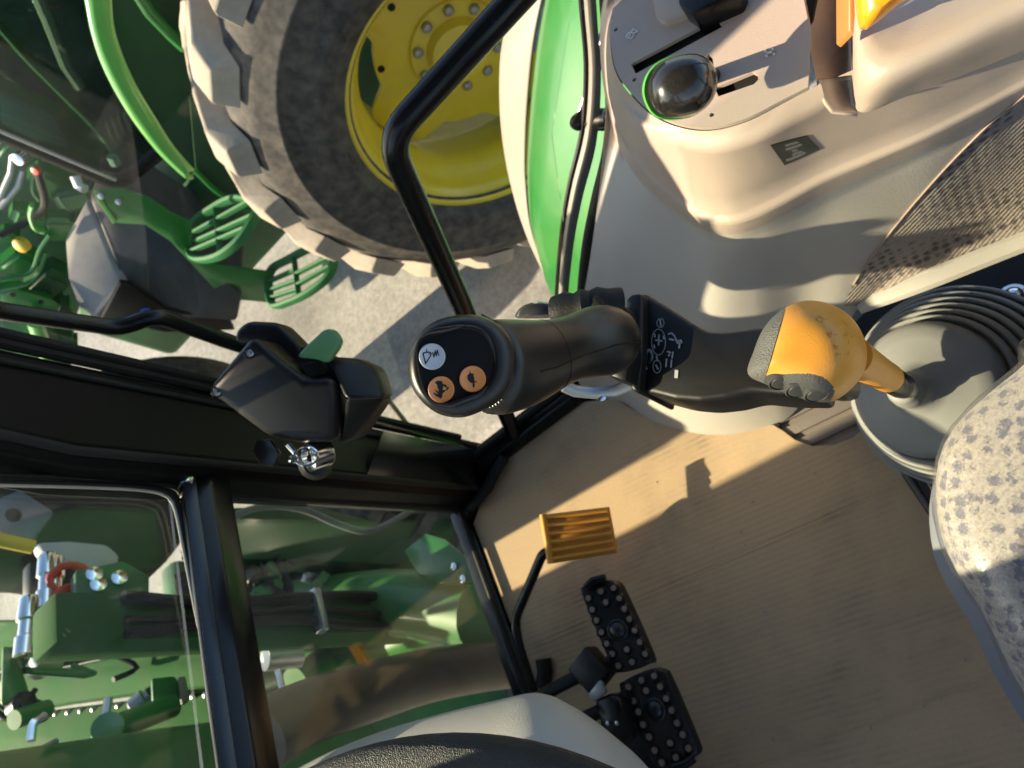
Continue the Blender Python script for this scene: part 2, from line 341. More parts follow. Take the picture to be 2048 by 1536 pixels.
def prism(poly, vec, bm=None, bev=0, seg=2):
    """closed polygon of 3D points extruded along a vector"""
    b2 = bm or bmesh.new(); vec = Vector(vec)
    a = [b2.verts.new(Vector(p)) for p in poly]; b = [b2.verts.new(Vector(p) + vec) for p in poly]; n = len(a)
    fs = [b2.faces.new(a), b2.faces.new(b[::-1])]
    for i in range(n): fs.append(b2.faces.new((a[i], b[i], b[(i + 1) % n], a[(i + 1) % n])))
    bmesh.ops.recalc_face_normals(b2, faces=fs)
    if bev: bmesh.ops.bevel(b2, geom=list({e for f in fs for e in f.edges}), offset=bev, segments=seg, affect='EDGES', profile=.5)
    return b2
def pxring(pts, d, n, s=1.0, off=(0, 0)):
    cx = sum(p[0] for p in pts) / len(pts); cy = sum(p[1] for p in pts) / len(pts)
    q = catmull([Vector((cx + (p[0] - cx) * s + off[0], cy + (p[1] - cy) * s + off[1], 0)) for p in pts], n, True)
    return [D(v.x, v.y, d) for v in q]
def flatmesh(polys, M, h=0.0):
    """flat print: polygons in a 2D frame"""
    bm = bmesh.new()
    for p in polys:
        try:
            f = bm.faces.new([bm.verts.new(M @ Vector((x, y, h))) for x, y in p])
        except ValueError: pass
    bmesh.ops.triangulate(bm, faces=bm.faces[:])
    return bm
def stroke(pts, wd):
    """2D polyline -> quads"""
    out = []
    for (x0, y0), (x1, y1) in zip(pts, pts[1:]):
        dx, dy = x1 - x0, y1 - y0; l = math.hypot(dx, dy) or 1; nx, ny = -dy / l * wd / 2, dx / l * wd / 2; ex, ey = dx / l * wd * .3, dy / l * wd * .3
        out.append([(x0 + nx - ex, y0 + ny - ey), (x1 + nx + ex, y1 + ny + ey), (x1 - nx + ex, y1 - ny + ey), (x0 - nx - ex, y0 - ny - ey)])
    return out
def circ(x, y, r, n=14): return [(x + r * math.cos(2 * math.pi * i / n), y + r * math.sin(2 * math.pi * i / n)) for i in range(n)]
def pxcut(bm, poly, closed=True):
    """score the mesh along a line drawn in the picture plane, so that a panel edge is clean"""
    n = len(poly)
    for i in range(n if closed else n - 1):
        a, b = ray(*poly[i]), ray(*poly[(i + 1) % n]); nrm = a.cross(b)
        if nrm.length < 1e-6: continue
        mx, my = (poly[i][0] + poly[(i + 1) % n][0]) / 2, (poly[i][1] + poly[(i + 1) % n][1]) / 2
        rr = math.hypot(poly[i][0] - mx, poly[i][1] - my) + 25
        fs = [f for f in bm.faces if (lambda q: math.hypot(q[0] - mx, q[1] - my) < rr)(proj(f.calc_center_median()))]
        if fs: bmesh.ops.bisect_plane(bm, geom=fs + list({e for f in fs for e in f.edges}) + list({v for f in fs for v in f.verts}), plane_co=EYE, plane_no=nrm.normalized(), dist=1e-7)
def split(bm, test):
    """move the faces for which test(centre pixel) holds into a bmesh of their own"""
    b2 = bm.copy()
    bm.faces.ensure_lookup_table(); b2.faces.ensure_lookup_table()
    sel = [test(f) for f in bm.faces]
    bmesh.ops.delete(bm, geom=[f for f, s in zip(list(bm.faces), sel) if s], context='FACES')
    bmesh.ops.delete(b2, geom=[f for f, s in zip(list(b2.faces), sel) if not s], context='FACES')
    return b2
from mathutils.bvhtree import BVHTree
import numpy as np
def surf(bm):
    t = BVHTree.FromBMesh(bm)
    def hit(px, py, lift=.0006):
        r = ray(px, py); p, n, i, d = t.ray_cast(EYE, r)
        return None if p is None else p - r * lift
    return hit
def cut(o, cutters):
    """real holes: subtract each bmesh from o"""
    for c in cutters:
        bmesh.ops.recalc_face_normals(c, faces=c.faces)
        me = bpy.data.meshes.new('cut'); c.to_mesh(me); c.free()
        co = bpy.data.objects.new('cut', me); COL.objects.link(co)
        md = o.modifiers.new('b', 'BOOLEAN'); md.operation = 'DIFFERENCE'; md.object = co; md.solver = 'EXACT'
        dg = bpy.context.evaluated_depsgraph_get(); dg.update()
        nm = bpy.data.meshes.new_from_object(o.evaluated_get(dg)); o.modifiers.remove(md)
        old = o.data; o.data = nm; bpy.data.meshes.remove(old)
        bpy.data.objects.remove(co); bpy.data.meshes.remove(me)
    o.data.set_sharp_from_angle(angle=R(38))

GZ = -1.2
# ================================================================== setting: the yard
bm = bmesh.new(); bmesh.ops.create_grid(bm, x_segments=1, y_segments=1, size=150)
for v in bm.verts: v.co.z = GZ
struct(obj('ground', bm, CONCRETE, smooth=False))

# ================================================================== the cab shell
cab = thing('tractor_cab', 'black cab frame with posts, crossbar and sills around the cardboard-covered floor', 'cab', (0, 0, 0))
def ring4(xl, xr, y0, y1, z, ch=.018):
    return [Vector((xl, y0 + ch, z)), Vector((xl + ch, y0, z)), Vector((xr - ch, y0, z)), Vector((xr, y0 + ch, z)), Vector((xr, y1, z)), Vector((xl, y1, z))]
zs = (-.06, .1, .3, .6, .8, .9, 1.0, 1.1, 1.3, 1.62)
def pxl(z): return .60 - .085 * z + (max(0, z - .8) ** 1.2 * .26)
def pxr(z): return .727 - .05 * min(z, .9)
obj('corner_post', loft([ring4(pxl(z), pxr(z), .715, .80, z) for z in zs]), BLKP, cab, bev=.004)
obj('post_seal', tube([(pxr(z) - .004, .716, z) for z in zs], .008, 8), BLKR, cab)
obj('post_seal', tube([(pxr(z) - .035, .7125, z) for z in zs], .004, 8), BLKR, cab)
obj('post_trim', tube([(pxl(z) + .012, .718, z) for z in zs], .006, 10), BLKR, cab)
obj('post_reflector', prism([Vector((x, y, z)) for x, y, z in ((pxl(.04) + .012, .7135, .04), (pxr(.04) - .045, .681, .04), (pxr(.3) - .045, .684, .30), (pxl(.3) + .012, .7135, .34))], (0, .006, 0), bev=.0015), mat('glossy black reflector', (.006, .006, .006), .2, spec=.6), cab)  # added gloss panel, tilted to mirror warm light from the cardboard
# crossbar under the upper front window
sec = [(.735, .588), (.729, .622), (.748, .652), (.757, .652), (.785, .612), (.785, .588)]
obj('crossbar', prism([Vector((.555, y, z)) for y, z in sec], (-1.3, 0, 0), bev=.003), BLKG, cab)
obj('crossbar_sky_strip', prism([Vector((.552, y, z)) for y, z in ((.7375, .638), (.7455, .652), (.7425, .655), (.7345, .641))], (-1.29, 0, 0), bev=.0006), mat('blue grey sky sheen', (.035, .04, .05), .3, metal=.3), cab)  # sky reflection on the bevel, put in as a blue grey strip
# lower sills
obj('side_sill', prism([Vector((x, .74, z)) for x, z in ((.632, -.03), (.632, .018), (.645, .034), (.668, .038), (.69, .03), (.69, -.03))], (.0, -1.2, 0), bev=.003), BLKG, cab)
obj('sill_seal', tube([(.668, .72, .042), (.668, .2, .042)], .007, 8), BLKR, cab)
obj('front_sill', prism([Vector((.60, y, z)) for y, z in ((.772, -.03), (.772, .014), (.782, .022), (.81, .022), (.81, -.03))], (-1.35, 0, 0), bev=.002), BLKG, cab)
obj('corner_gasket', tube([Z(940, 1015, .03), Z(955, 1000, .03), Z(975, 975, .03), Z(990, 945, .03), Z(1010, 915, .03)], .012, 10, flat=.8), BLKR, cab)
obj('gasket_knuckle', lathe([(.002, 0), (.013, .002), (.016, .012), (.013, .022), (.002, .024)], frame((0, 0, 1), Z(941, 1026, .005)), 16), BLKR, cab)
# floor pan, roof and the posts and bulkhead out of view
obj('floor_pan', box((-.05, -.05, -.035), (1.42, 1.66, .06)), BLKR, cab)
obj('roof', box((-.05, -.02, 1.68), (1.6, 1.9, .12), bev=.03), BLK, cab)
obj('reflection_blocker', box((-.755, -.06, .22), (.04, 1.5, .5), bev=.01), BLKR, cab)  # added unseen panel that darkens reflections in the right door glass
obj('rear_bulkhead', box((-.05, -.9, .25), (1.4, .05, .7)), BLKR, cab)
for x, y in ((-.76, .76), (-.76, -.88), (.66, -.88)): obj('corner_post', box((x, y, .8), (.09, .09, 1.7), bev=.012), BLKG, cab)
# upper front window: pane, rubber seals, hinge
path = [YY(-120, 962, .763), YY(0, 966, .763), YY(180, 971, .763), YY(290, 977, .763), YY(338, 988, .763), YY(356, 1015, .763), YY(372, 1090, .763), YY(400, 1230, .763), YY(440, 1420, .763), YY(475, 1580, .763)]
up = catmull(path, 60)
pane = obj('window_pane', prism([Vector((x, .772, z)) for x, z in ((-.2, .655), (.555, .655), (.525, 1.0), (.47, 1.6), (-.2, 1.6))], (0, .006, 0)), GLASS_F, cab, smooth=False)
obj('window_seal', tube(up, .0045, 10), BLKR, pane)
obj('window_seal', tube([p + Vector((.008, -.004, -.008)) for p in up], .0035, 8), BLKR, pane)
obj('glazing_bead', tube([p + Vector((-.005, -.002, .006)) for p in up], .0018, 8), mat('pale bead', (.45, .44, .40), .4), pane)
hg = obj('window_hinge', lathe([(.002, 0), (.009, .001), (.010, .004), (.010, .022), (.004, .026)], frame((1, 0, -.3), YY(372, 972, .745)), 16), CHROME, cab)
obj('hinge_plate', box(YY(385, 985, .75), (.02, .012, .035), bev=.003), BLK, hg)
# lower front window
lp = obj('window_pane', prism([Vector((x, .783, z)) for x, z in ((-.2, .022), (.592, .022), (.548, .588), (-.2, .588))], (0, .006, 0)), GLASS_F, cab, smooth=False)
obj('window_seal', tube([(.597, .778, .03), (.556, .778, .58)], .007, 8), BLKR, lp)
obj('window_seal', tube([(.59, .777, .028), (-.2, .777, .028)], .006, 8), BLKR, lp)

# ================================================================== right-hand glass door with its bars
door = thing('glass_door', 'clear glass side door with bent black grab bar beside the console', 'door', (.69, .45, .04))
obj('glass_pane', prism([Vector((.700, y, z)) for y, z in ((.704, .04), (.704, 1.6), (-.5, 1.6), (-.5, .62), (.02, .60), (.12, .50), (.20, .36), (.26, .2), (.29, .04))], (.005, 0, 0)), GLASS, door, smooth=False)
obj('grab_bar', tube([XX(1095, -70, .64), XX(1030, 0, .64), XX(776, 278, .64), XX(928, 618, .64), XX(1036, 890, .66)], .0152, 18, rad=.035), BLKG, door)
obj('grab_bar_foot', lathe([(.004, -.002), (.022, 0), (.022, .012), (.016, .016)], frame((0, 0, 1), XX(1036, 890, .66) + Vector((0, 0, -.012))), 18), BLKG, door)
obj('outer_bar', tube([XX(-60, 605, .735), XX(0, 622, .735), XX(240, 657, .735), XX(312, 630, .735), XX(470, 688, .735), XX(640, 735, .735)], .0125, 12, rad=.02, flat=.8), BLKG, door)
obj('edge_seal', tube([(pxr(z) + .002, .706, z) for z in (.04, .3, .6, .9, 1.3, 1.6)], .006, 8), BLKR, door)
obj('bottom_strut', tube([XX(770, 792, .75), XX(842, 885, .75)], .010, 8, flat=.5), mat('weathered strip', (.22, .19, .16), .5), door)
# curved rear edge of the glass by the console
edge = [XX(1214, -60, .672), XX(1222, 60, .672), XX(1228, 170, .672), XX(1222, 290, .672), XX(1196, 400, .672), XX(1176, 500, .672), XX(1164, 620, .672), XX(1158, 740, .672)]
ec = catmull(edge, 40)
obj('edge_seal', tube(ec, .0105, 10), BLKR, door)
ec2 = catmull([XX(px - 26, py, .705) for px, py in ((1214, -60), (1222, 60), (1228, 170), (1218, 290), (1190, 400), (1172, 500), (1160, 620), (1154, 740))], 40)
obj('edge_strip', loft([ec2, [p + Vector((.004, 0, .018)) for p in ec2], [p + Vector((.012, .0, .020)) for p in ec2], [p + Vector((.012, 0, 0)) for p in ec2]], False), mat('grey channel', (.30, .285, .25), .35, metal=.2), door, solid=.002)
obj('edge_strip', tube([p + Vector((.016, 0, .022)) for p in ec2], .004, 8), BLKG, door)

# latch housing on the door's front edge
latch = thing('door_latch', 'angular black door latch housing with green release lever', 'latch', (.62, .62, .44))
def chunk(px, d0, d1, s=.93, n=40, dr=.012):
    a = pxring(px, d0 + dr, n, 1.0); b = pxring(px, d0, n, s); c_ = pxring(px, d1 - dr * .4, n, .97); e = pxring(px, d1, n, .9)
    return loft([pxring(px, d0 - .001, n, s * .6), b, a, c_, e])
def hard(px, n=4):
    """polygon with near-sharp corners for chunk()"""
    o = []
    for i, p in enumerate(px):
        a = px[i - 1]; b = px[(i + 1) % len(px)]
        for q in (a, b):
            l = math.hypot(q[0] - p[0], q[1] - p[1]); k = min(10, l * .3) / l
            o.append((p[0] + (q[0] - p[0]) * k, p[1] + (q[1] - p[1]) * k))
    return o
def slab(px, thick, name, mt, par, bev=.006):
    P = np.array([tuple(D(*p)) for p in px]); c0 = P.mean(0); nv = Vector(np.linalg.svd(P - c0)[2][2]); c0 = Vector(c0)   # flatten the face
    pts = [EYE + ray(p[0], p[1]) * ((c0 - EYE).dot(nv) / ray(p[0], p[1]).dot(nv)) for p in px]
    return obj(name, prism(pts, c_fwd * thick, bev=bev, seg=4), mt, par)
slab([(470, 690, .88), (467, 662, .885), (492, 641, .88), (556, 644, .865), (596, 684, .85), (640, 740, .85), (600, 765, .86), (520, 690, .87)], .05, 'latch_back', BLK, latch, .008)
slab([(408, 781, .83), (503, 667, .82), (556, 712, .81), (612, 760, .795), (668, 752, .79), (679, 790, .79), (676, 885, .83), (600, 887, .85), (537, 876, .86)], .075, 'latch_body', BLK, latch, .012)
slab([(646, 712, .835), (712, 716, .81), (754, 736, .80), (772, 797, .80), (690, 800, .785), (668, 752, .79)], .06, 'latch_side', BLK, latch, .007)
slab([(690, 792, .79), (772, 795, .802), (745, 835, .83), (715, 878, .855), (678, 890, .85)], .06, 'latch_end', BLK, latch, .007)
slab([(590, 714, .812), (612, 690, .812), (648, 657, .815), (668, 658, .815), (683, 676, .815), (682, 690, .81), (656, 727, .80), (632, 718, .80)], .014, 'release_lever', mat('green latch lever', (.10, .24, .09), .45), latch, .005)
slab([(598, 728, .822), (640, 722, .825), (650, 748, .82), (616, 757, .82)], .02, 'latch_slot', VOID, latch, .002)
def facing_screw(px, py, d, r, par, name='screw'):
    n = -ray(px, py)
    o = obj(name, lathe([(r * .3, .0003), (r * .35, .0014), (r * .9, .0012), (r, 0), (r, -.004)], frame(n, D(px, py, d)), 14), CHROME if False else BLKG, par)
    return o
def surf_obj(o):
    b_ = bmesh.new(); b_.from_mesh(o.data); h = surf(b_); b_.free(); return h
hl = surf_obj([o for o in latch.children if o.name.startswith('latch_body')][0])
for x, y in ((500, 706), (434, 784)):
    p = hl(x, y, .0)
    if p:
        obj('screw_recess', lathe([(.0065, .0002), (.0062, .0008), (.005, .0008), (.0045, -.001)], frame(-ray(x, y), p), 16, caps=(False, False)), BLKG, latch)
        obj('screw', lathe([(.0018, .0004), (.0021, .0018), (.0038, .0016), (.0042, 0), (.0042, -.003)], frame(-ray(x, y), p), 14), STEEL, latch)
slab([(588, 690, .855), (640, 700, .86), (700, 730, .85), (700, 800, .845), (640, 800, .84), (600, 760, .85)], .03, 'latch_core', VOID, latch, .003)

# keys in the lock under the latch
keys = thing('ignition_keys', 'chrome lock barrel and black key hanging below the latch housing', 'keys', YY(600, 905, .70))
a = D(652, 905, .86); b_ = D(612, 905, .885)
obj('lock_barrel', lathe([(.008, 0), (.016, 0), (.017, .003), (.017, .026), (.012, .028), (.010, .02)], frame(D(618, 912, .86) - D(652, 902, .87), D(656, 903, .87)), 24, caps=(False, False)), CHROME, keys)
rg = bmesh.new(); Mr = frame(-ray(612, 908), D(612, 912, .845), c_right)
tube([Mr @ Vector((.013 * math.cos(t * .314), .011 * math.sin(t * .314), 0)) for t in range(21)], .0014, 8, bm=rg); obj('key_ring', rg, CHROME, keys)
obj('key_blade', tube([D(575, 888, .85), D(590, 905, .85), D(596, 922, .85)], .004, 8, flat=.4), CHROME, keys)
obj('key_head', prism([D(x, y, .85) for x, y in ((512, 878), (540, 880), (560, 908), (548, 934), (520, 930), (504, 905))], c_fwd * .008, bev=.002), BLKG, keys)
obj('ball_stud', lathe([(.001, 0), (.004, .002), (.005, .005), (.003, .009)], frame(-ray(586, 918), D(586, 919, .846)), 12), CHROME, keys)
obj('lock_base', lathe([(.02, 0), (.021, .004), (.015, .02), (.008, .022)], frame(-ray(635, 920), D(632, 925, .89)), 18), BLK, keys)
# ================================================================== beige side console
con = thing('side_console', 'beige moulded side console with lever slots and knit fabric flank', 'console', (.5, -.1, 0))
K0 = [Z(*p, .618) for p in ((1250, -80), (1222, 40), (1230, 140), (1280, 210), (1335, 247), (1410, 262), (1490, 245), (1570, 205), (1650, 165), (1760, 115), (1900, 45), (2048, -30), (2300, -160))]
K1 = [XX(1235, -80, .652), XX(1208, 45, .655), XX(1214, 150, .636), Z(1266, 233, .611), Z(1340, 279, .608), Z(1425, 299, .606), Z(1510, 280, .606), Z(1600, 236, .604), Z(1690, 192, .602), Z(1800, 146, .6), Z(1930, 86, .6), Z(2060, 26, .6), Z(2300, -90, .6)]
K1b = [XX(1228, -80, .657), XX(1203, 52, .66), XX(1214, 180, .646), Z(1270, 265, .588), Z(1350, 312, .580), Z(1432, 328, .578), Z(1516, 308, .578), Z(1610, 262, .576), Z(1710, 222, .572), Z(1820, 176, .57), Z(1940, 116, .57), Z(2060, 56, .57), Z(2300, -60, .57)]
K2 = [XX(1225, -80, .658), XX(1200, 60, .662), XX(1220, 215, .652), Z(1290, 330, .505), Z(1385, 410, .495), Z(1445, 428, .495), Z(1510, 411, .495), Z(1640, 345, .495), Z(1740, 303, .495), Z(1850, 258, .495), Z(1960, 203, .495), Z(2060, 150, .495), Z(2300, 36, .495)]
K3 = [XX(1222, -80, .661), XX(1200, 80, .665), XX(1219, 225, .655), Z(1282, 336, .498), Z(1380, 424, .488), Z(1446, 447, .488), Z(1518, 430, .488), Z(1648, 362, .488), Z(1748, 320, .488), Z(1850, 276, .488), Z(1960, 220, .488), Z(2060, 168, .488), Z(2300, 54, .488)]
K4 = [XX(1222, -80, .662), XX(1202, 90, .666), XX(1222, 240, .657), Z(1284, 350, .478), Z(1380, 438, .468), Z(1446, 462, .468), Z(1520, 446, .468), Z(1650, 378, .468), Z(1752, 332, .468), Z(1855, 288, .468), Z(1960, 236, .468), Z(2060, 184, .468), Z(2300, 70, .468)]
K4b = [XX(1222, -80, .661), XX(1212, 130, .664), XX(1228, 270, .655), Z(1292, 378, .45), Z(1384, 458, .43), Z(1450, 482, .43), Z(1530, 466, .43), Z(1660, 402, .43), Z(1765, 352, .43), Z(1865, 306, .43), Z(1965, 256, .43), Z(2060, 204, .43), Z(2300, 92, .43)]
K5 = [XX(1216, 200, .662), XX(1194, 440, .660), XX(1186, 540, .650), Z(1270, 620, .25), Z(1350, 652, .25), Z(1430, 668, .25), Z(1510, 645, .25), Z(1600, 595, .25), Z(1690, 548, .27), Z(1800, 490, .28), Z(1900, 440, .28), Z(2048, 362, .28), Z(2300, 240, .28)]
K6 = [XX(1190, 480, .662), XX(1160, 640, .660), XX(1160, 770, .64), Z(1240, 806, .006), Z(1310, 848, .006), Z(1400, 872, .006), Z(1480, 870, .006), Z(1560, 848, .006), Z(1630, 770, .05), Z(1720, 612, .18), Z(1850, 565, .2), Z(2048, 486, .2), Z(2300, 390, .2)]
NC = 420
rings = [catmull(k, NC) for k in (K0, K1, K1b, K2, K3, K4, K4b)]
r4, r5, r6 = catmull(K4b, NC), catmull(K5, NC), catmull(K6, NC)
for t in [i / 60 for i in range(1, 61)]:
    rings.append([a * ((1 - t) * (1 - 2 * t)) + b * (4 * t * (1 - t)) + c * (t * (2 * t - 1)) for a, b, c in zip(r4, r5, r6)])
up_r = []
for i in range(len(rings) - 1):                               # a few extra rows between the upper contours
    a, b = rings[i], rings[i + 1]; up_r.append(a)
    if i < 6:
        for q in (.33, .66): up_r.append([u.lerp(v, q) for u, v in zip(a, b)])
up_r.append(rings[-1])
body = loft(up_r, False)
hitc = surf(body)
fab_poly = [(1686, 612), (1712, 560), (1760, 492), (1830, 405), (1930, 296), (2048, 192), (2400, -60), (2400, 330), (2048, 462), (1860, 535), (1760, 585), (1712, 612)]
fab_poly = [(v.x, v.y) for v in catmull([Vector((*p, 0)) for p in fab_poly[:7]], 22)] + fab_poly[7:]
pxcut(body, fab_poly)
fab = split(body, lambda f: inpoly(proj(f.calc_center_median()), fab_poly))
notch = [(1640, 158), (1704, 150), (1708, 190), (1716, 226), (1690, 226), (1668, 223), (1650, 200)]
pxcut(body, notch)
split(body, lambda f: inpoly(proj(f.calc_center_median()), notch)).free()
low_rows = split(body, lambda f: f.calc_center_median().z < .455 and proj(f.calc_center_median())[0] > 1000)
obj('upper_shell', body, BEIGE, con, autos=False)
obj('lower_shell', low_rows, BEIGE_L, con, autos=False)
for v in fab.verts: v.co += (EYE - v.co).normalized() * .0015
obj('panel_piping', tube(catmull([hitc(x, y, .002) for x, y in fab_poly[1:20] if hitc(x, y)], 40), .0011, 8), BROWN, con)
obj('fabric_panel', fab, KNIT, con, autos=False, solid=0, label='brown knit fabric panel on the console flank')
obj('panel_trim', tube(catmull([p - ray(*proj(p)) * .004 for p in K6[9:]], 24), .011, 8, flat=.7), BEIGE_L, con)
obj('foot_shadow', tube(catmull([p + Vector((0, 0, .0)) for p in (K6[3], K6[4], K6[5], K6[6], K6[7])], 24), .006, 8), BLKR, con)  # dark strip drawn in for the shadow gap under the console

# top plate, with real slots cut through it
far = [Vector((.40, -.9, .62)), Vector((.645, -.9, .62)), Vector((.647, -.3, .62))]
kp = catmull(K0, 60)
cen = sum(kp, Vector()) / len(kp)
pl = [p + (cen - p).normalized() * .0018 for p in kp]
for p in pl: p.z = .6205
far = [Z(1622, 70, .6205), Z(1608, 0, .6205), Z(1592, -90, .6205)]; far.append(Vector((.645, far[-1].y - .02, .6205)))
poly = [p for p in pl if proj(p)[0] < 1640] + far
plate = obj('top_plate', prism(poly, (0, 0, -.004), bev=0), BEIGE, con)
def zquad(px, z0, z1, bev=.002):
    return prism([Z(x, y, z0) for x, y in px], (0, 0, z1 - z0), bev=bev)
slots = [[(1243, 104), (1410, 12), (1432, 24), (1252, 124)], [(1393, 92), (1400, 82), (1408, 88), (1416, 140), (1400, 140)],
         [(1420, 168), (1412, 150), (1490, 117), (1500, 122), (1501, 133), (1492, 142)]]
cut(plate, [zquad(s, .64, .60, 0) for s in slots])
cut(plate, [lathe([(.0022, .60), (.0022, .64)], frame((0, 0, 1), (Z(x, y, .62).x, Z(x, y, .62).y, 0)), 12) for x, y in ((1232, 60), (1269, 160), (1424, 230))])
obj('slot_well', prism([Z(x, y, .612) for x, y in ((1235, 60), (1250, 140), (1300, 200), (1420, 230), (1600, 160), (1640, -40), (1300, -40))], (0, 0, -.004)), VOID, con)
# printed marks on the plate
def zprint(name, strokes, wd, z, mt, par):
    bm = bmesh.new()
    for s in strokes:
        for q in stroke(s, wd):
            bm.faces.new([bm.verts.new(Z(x, y, z)) for x, y in q])
    o = obj(name, bm, mt, par, smooth=False); o['kind'] = 'stuff'; return o
zprint('print_mark', [[(1530, 100), (1533, 113)], [(1531, 107), (1547, 103)], [(1545, 97), (1548, 109)]], 4.2, .6215, WINK, con)
zprint('print_mark', [[(1252, 74), (1256, 66), (1264, 64), (1268, 70), (1262, 77), (1254, 76)], [(1260, 68), (1266, 58), (1272, 60)], [(1268, 66), (1275, 62)], [(1256, 76), (1260, 70)]], 2.6, .6215, WINK, con)
# dark bezel and raised blocks behind the first slot
obj('slot_bezel', zquad([(1300, -30), (1312, 36), (1330, 44), (1440, 2), (1475, -30)], .628, .600), BROWN if False else BEIGE, con)
obj('lever_guard', zquad([(1352, -40), (1356, 8), (1385, 27), (1470, -12), (1480, -40)], .645, .60, .003), BLKG, con)
# raised rear part with the rounded front
H0 = [Z(1690, -140, .57), Z(1698, 0, .57), Z(1702, 100, .57), Z(1704, 150, .575), Z(1706, 190, .58), Z(1715, 222, .588), Z(1745, 222, .592), Z(1800, 198, .59), Z(1900, 160, .585), Z(2048, 100, .58), Z(2300, -10, .58)]
H1 = [Z(1694, -140, .62), Z(1702, 0, .62), Z(1706, 100, .62), Z(1708, 148, .625), Z(1712, 178, .625), Z(1722, 200, .625), Z(1752, 202, .625), Z(1806, 178, .625), Z(1906, 138, .62), Z(2048, 76, .615), Z(2300, -36, .61)]
H2 = [Z(1698, -140, .655), Z(1705, 0, .655), Z(1709, 100, .655), Z(1712, 138, .655), Z(1718, 160, .654), Z(1732, 177, .652), Z(1762, 180, .65), Z(1820, 158, .65), Z(1915, 112, .65), Z(2048, 46, .65), Z(2300, -66, .65)]
H3 = [Z(1700, -140, .672), Z(1708, 0, .672), Z(1715, 80, .672), Z(1722, 110, .67), Z(1735, 128, .67), Z(1752, 138, .668), Z(1780, 136, .668), Z(1840, 110, .668), Z(1930, 66, .668), Z(2048, 4, .668), Z(2300, -110, .668)]
H4 = [Z(1760, -140, .66), Z(1770, 0, .664), Z(1775, 40, .664), Z(1785, 60, .664), Z(1800, 66, .664), Z(1815, 66, .664), Z(1840, 58, .664), Z(1890, 36, .664), Z(1960, 0, .664), Z(2048, -50, .664), Z(2300, -170, .664)]
H5 = [Z(1850, -160, .63), Z(1850, -60, .635), Z(1850, -40, .64), Z(1852, -30, .645), Z(1858, -25, .65), Z(1864, -25, .65), Z(1875, -28, .65), Z(1915, -40, .65), Z(1970, -60, .65), Z(2048, -110, .65), Z(2300, -230, .65)]
hump = loft([catmull(h, 70) for h in (H0, H1, H2, H3, H4, H5)], False)
hp = obj('armrest_shell', hump, BEIGE, con, autos=False, sub=1)
obj('shell_end', prism([Z(x, y, z) for x, y, z in ((1578, -120, .6195), (1598, -5, .6195), (1614, 70, .6195), (1632, 157, .6185), (1701, 152, .568), (1699, 60, .566), (1694, -120, .566))], (0, 0, -.004)), BROWN, con, smooth=False, label='taupe sloping end cap before the raised armrest shell')
rl = [catmull([Z(*p) for p in ps], 10) for ps in (((1640, 159, .616), (1645, 185, .612), (1655, 205, .606), (1668, 222, .6)), ((1672, 156, .592), (1674, 180, .590), (1680, 205, .588), (1690, 224, .590)), ((1704, 153, .566), (1706, 180, .572), (1710, 208, .580), (1716, 226, .588)))]
obj('shell_ramp', loft(rl, False), BEIGE, con, autos=False, solid=.003)
# black warning plate
q = [hitc(*p) for p in ((1541, 290), (1614, 271), (1640, 298), (1569, 330))]
st = bmesh.new(); st.faces.new([st.verts.new(p) for p in q]); sto = obj('warning_plate', st, mat('dark olive label', (.045, .05, .04), .35), con, smooth=False, solid=.0006)
txt = bmesh.new()
def lab(u, v): return q[0].lerp(q[1], u).lerp(q[3].lerp(q[2], u), v) - ray(1580, 300) * .0022
def blot(u, v, r, bm):
    bm.faces.new([bm.verts.new(lab(u + r * math.cos(i * .7) * .8, v + r * 1.5 * math.sin(i * .7))) for i in range(9)])
for k, (v0, u0, u1) in enumerate(((.22, .34, .66), (.40, .28, .70), (.56, .40, .50), (.72, .34, .60), (.86, .12, .62))):
    u = u0
    while u < u1:
        w_ = .016 + random.random() * .008
        for s in stroke([(u, v0 - .05), (u + .012, v0 + .05)], .018) + (stroke([(u, v0), (u + .03, v0 + random.choice((-.05, .05)))], .016)):
            txt.faces.new([txt.verts.new(lab(a_, b_)) for a_, b_ in s])
        u += .045
obj('label_text', txt, mat('grey print', (.42, .42, .38), .5), sto, smooth=False)['kind'] = 'stuff'
# ================================================================== lever knob with the green rim
lev = thing('control_lever', 'black oval lever knob with bright green rim on the console plate', 'lever', Z(1440, 150, .62))
kpx = [(1294, 188), (1300, 150), (1325, 122), (1365, 108), (1402, 109), (1428, 130), (1436, 165), (1425, 202), (1395, 228), (1350, 237), (1313, 226)]
N = 48
obj('knob', loft([pxring(kpx, 0.6180, N, .25, (4, -2)), pxring(kpx, 0.6200, N, .55, (4, -2)), pxring(kpx, 0.6250, N, .80, (3, -2)), pxring(kpx, 0.6340, N, .95, (2, -1)), pxring(kpx, 0.6420, N, .99), pxring(kpx, 0.6480, N, .97)]), mat('gloss black knob', (.014, .013, .013), .2, coat=.5, dust=(.12, .11, .1), dscale=40, damt=.15), lev)
obj('knob_rim', loft([pxring(kpx, 0.6465, N, .9, (-3, 1)), pxring(kpx, 0.6445, N, 1.0, (-5, 2)), pxring(kpx, 0.6480, N, 1.03, (-7, 2)), pxring(kpx, 0.6540, N, 1.0, (-7, 2)), pxring(kpx, 0.6600, N, .8, (-6, 0))]), GREEN_L, lev)
obj('stalk', tube([D(1368, 168, .655), D(1400, 160, .675), Z(1440, 150, .60)], .007, 12), BLK, lev)

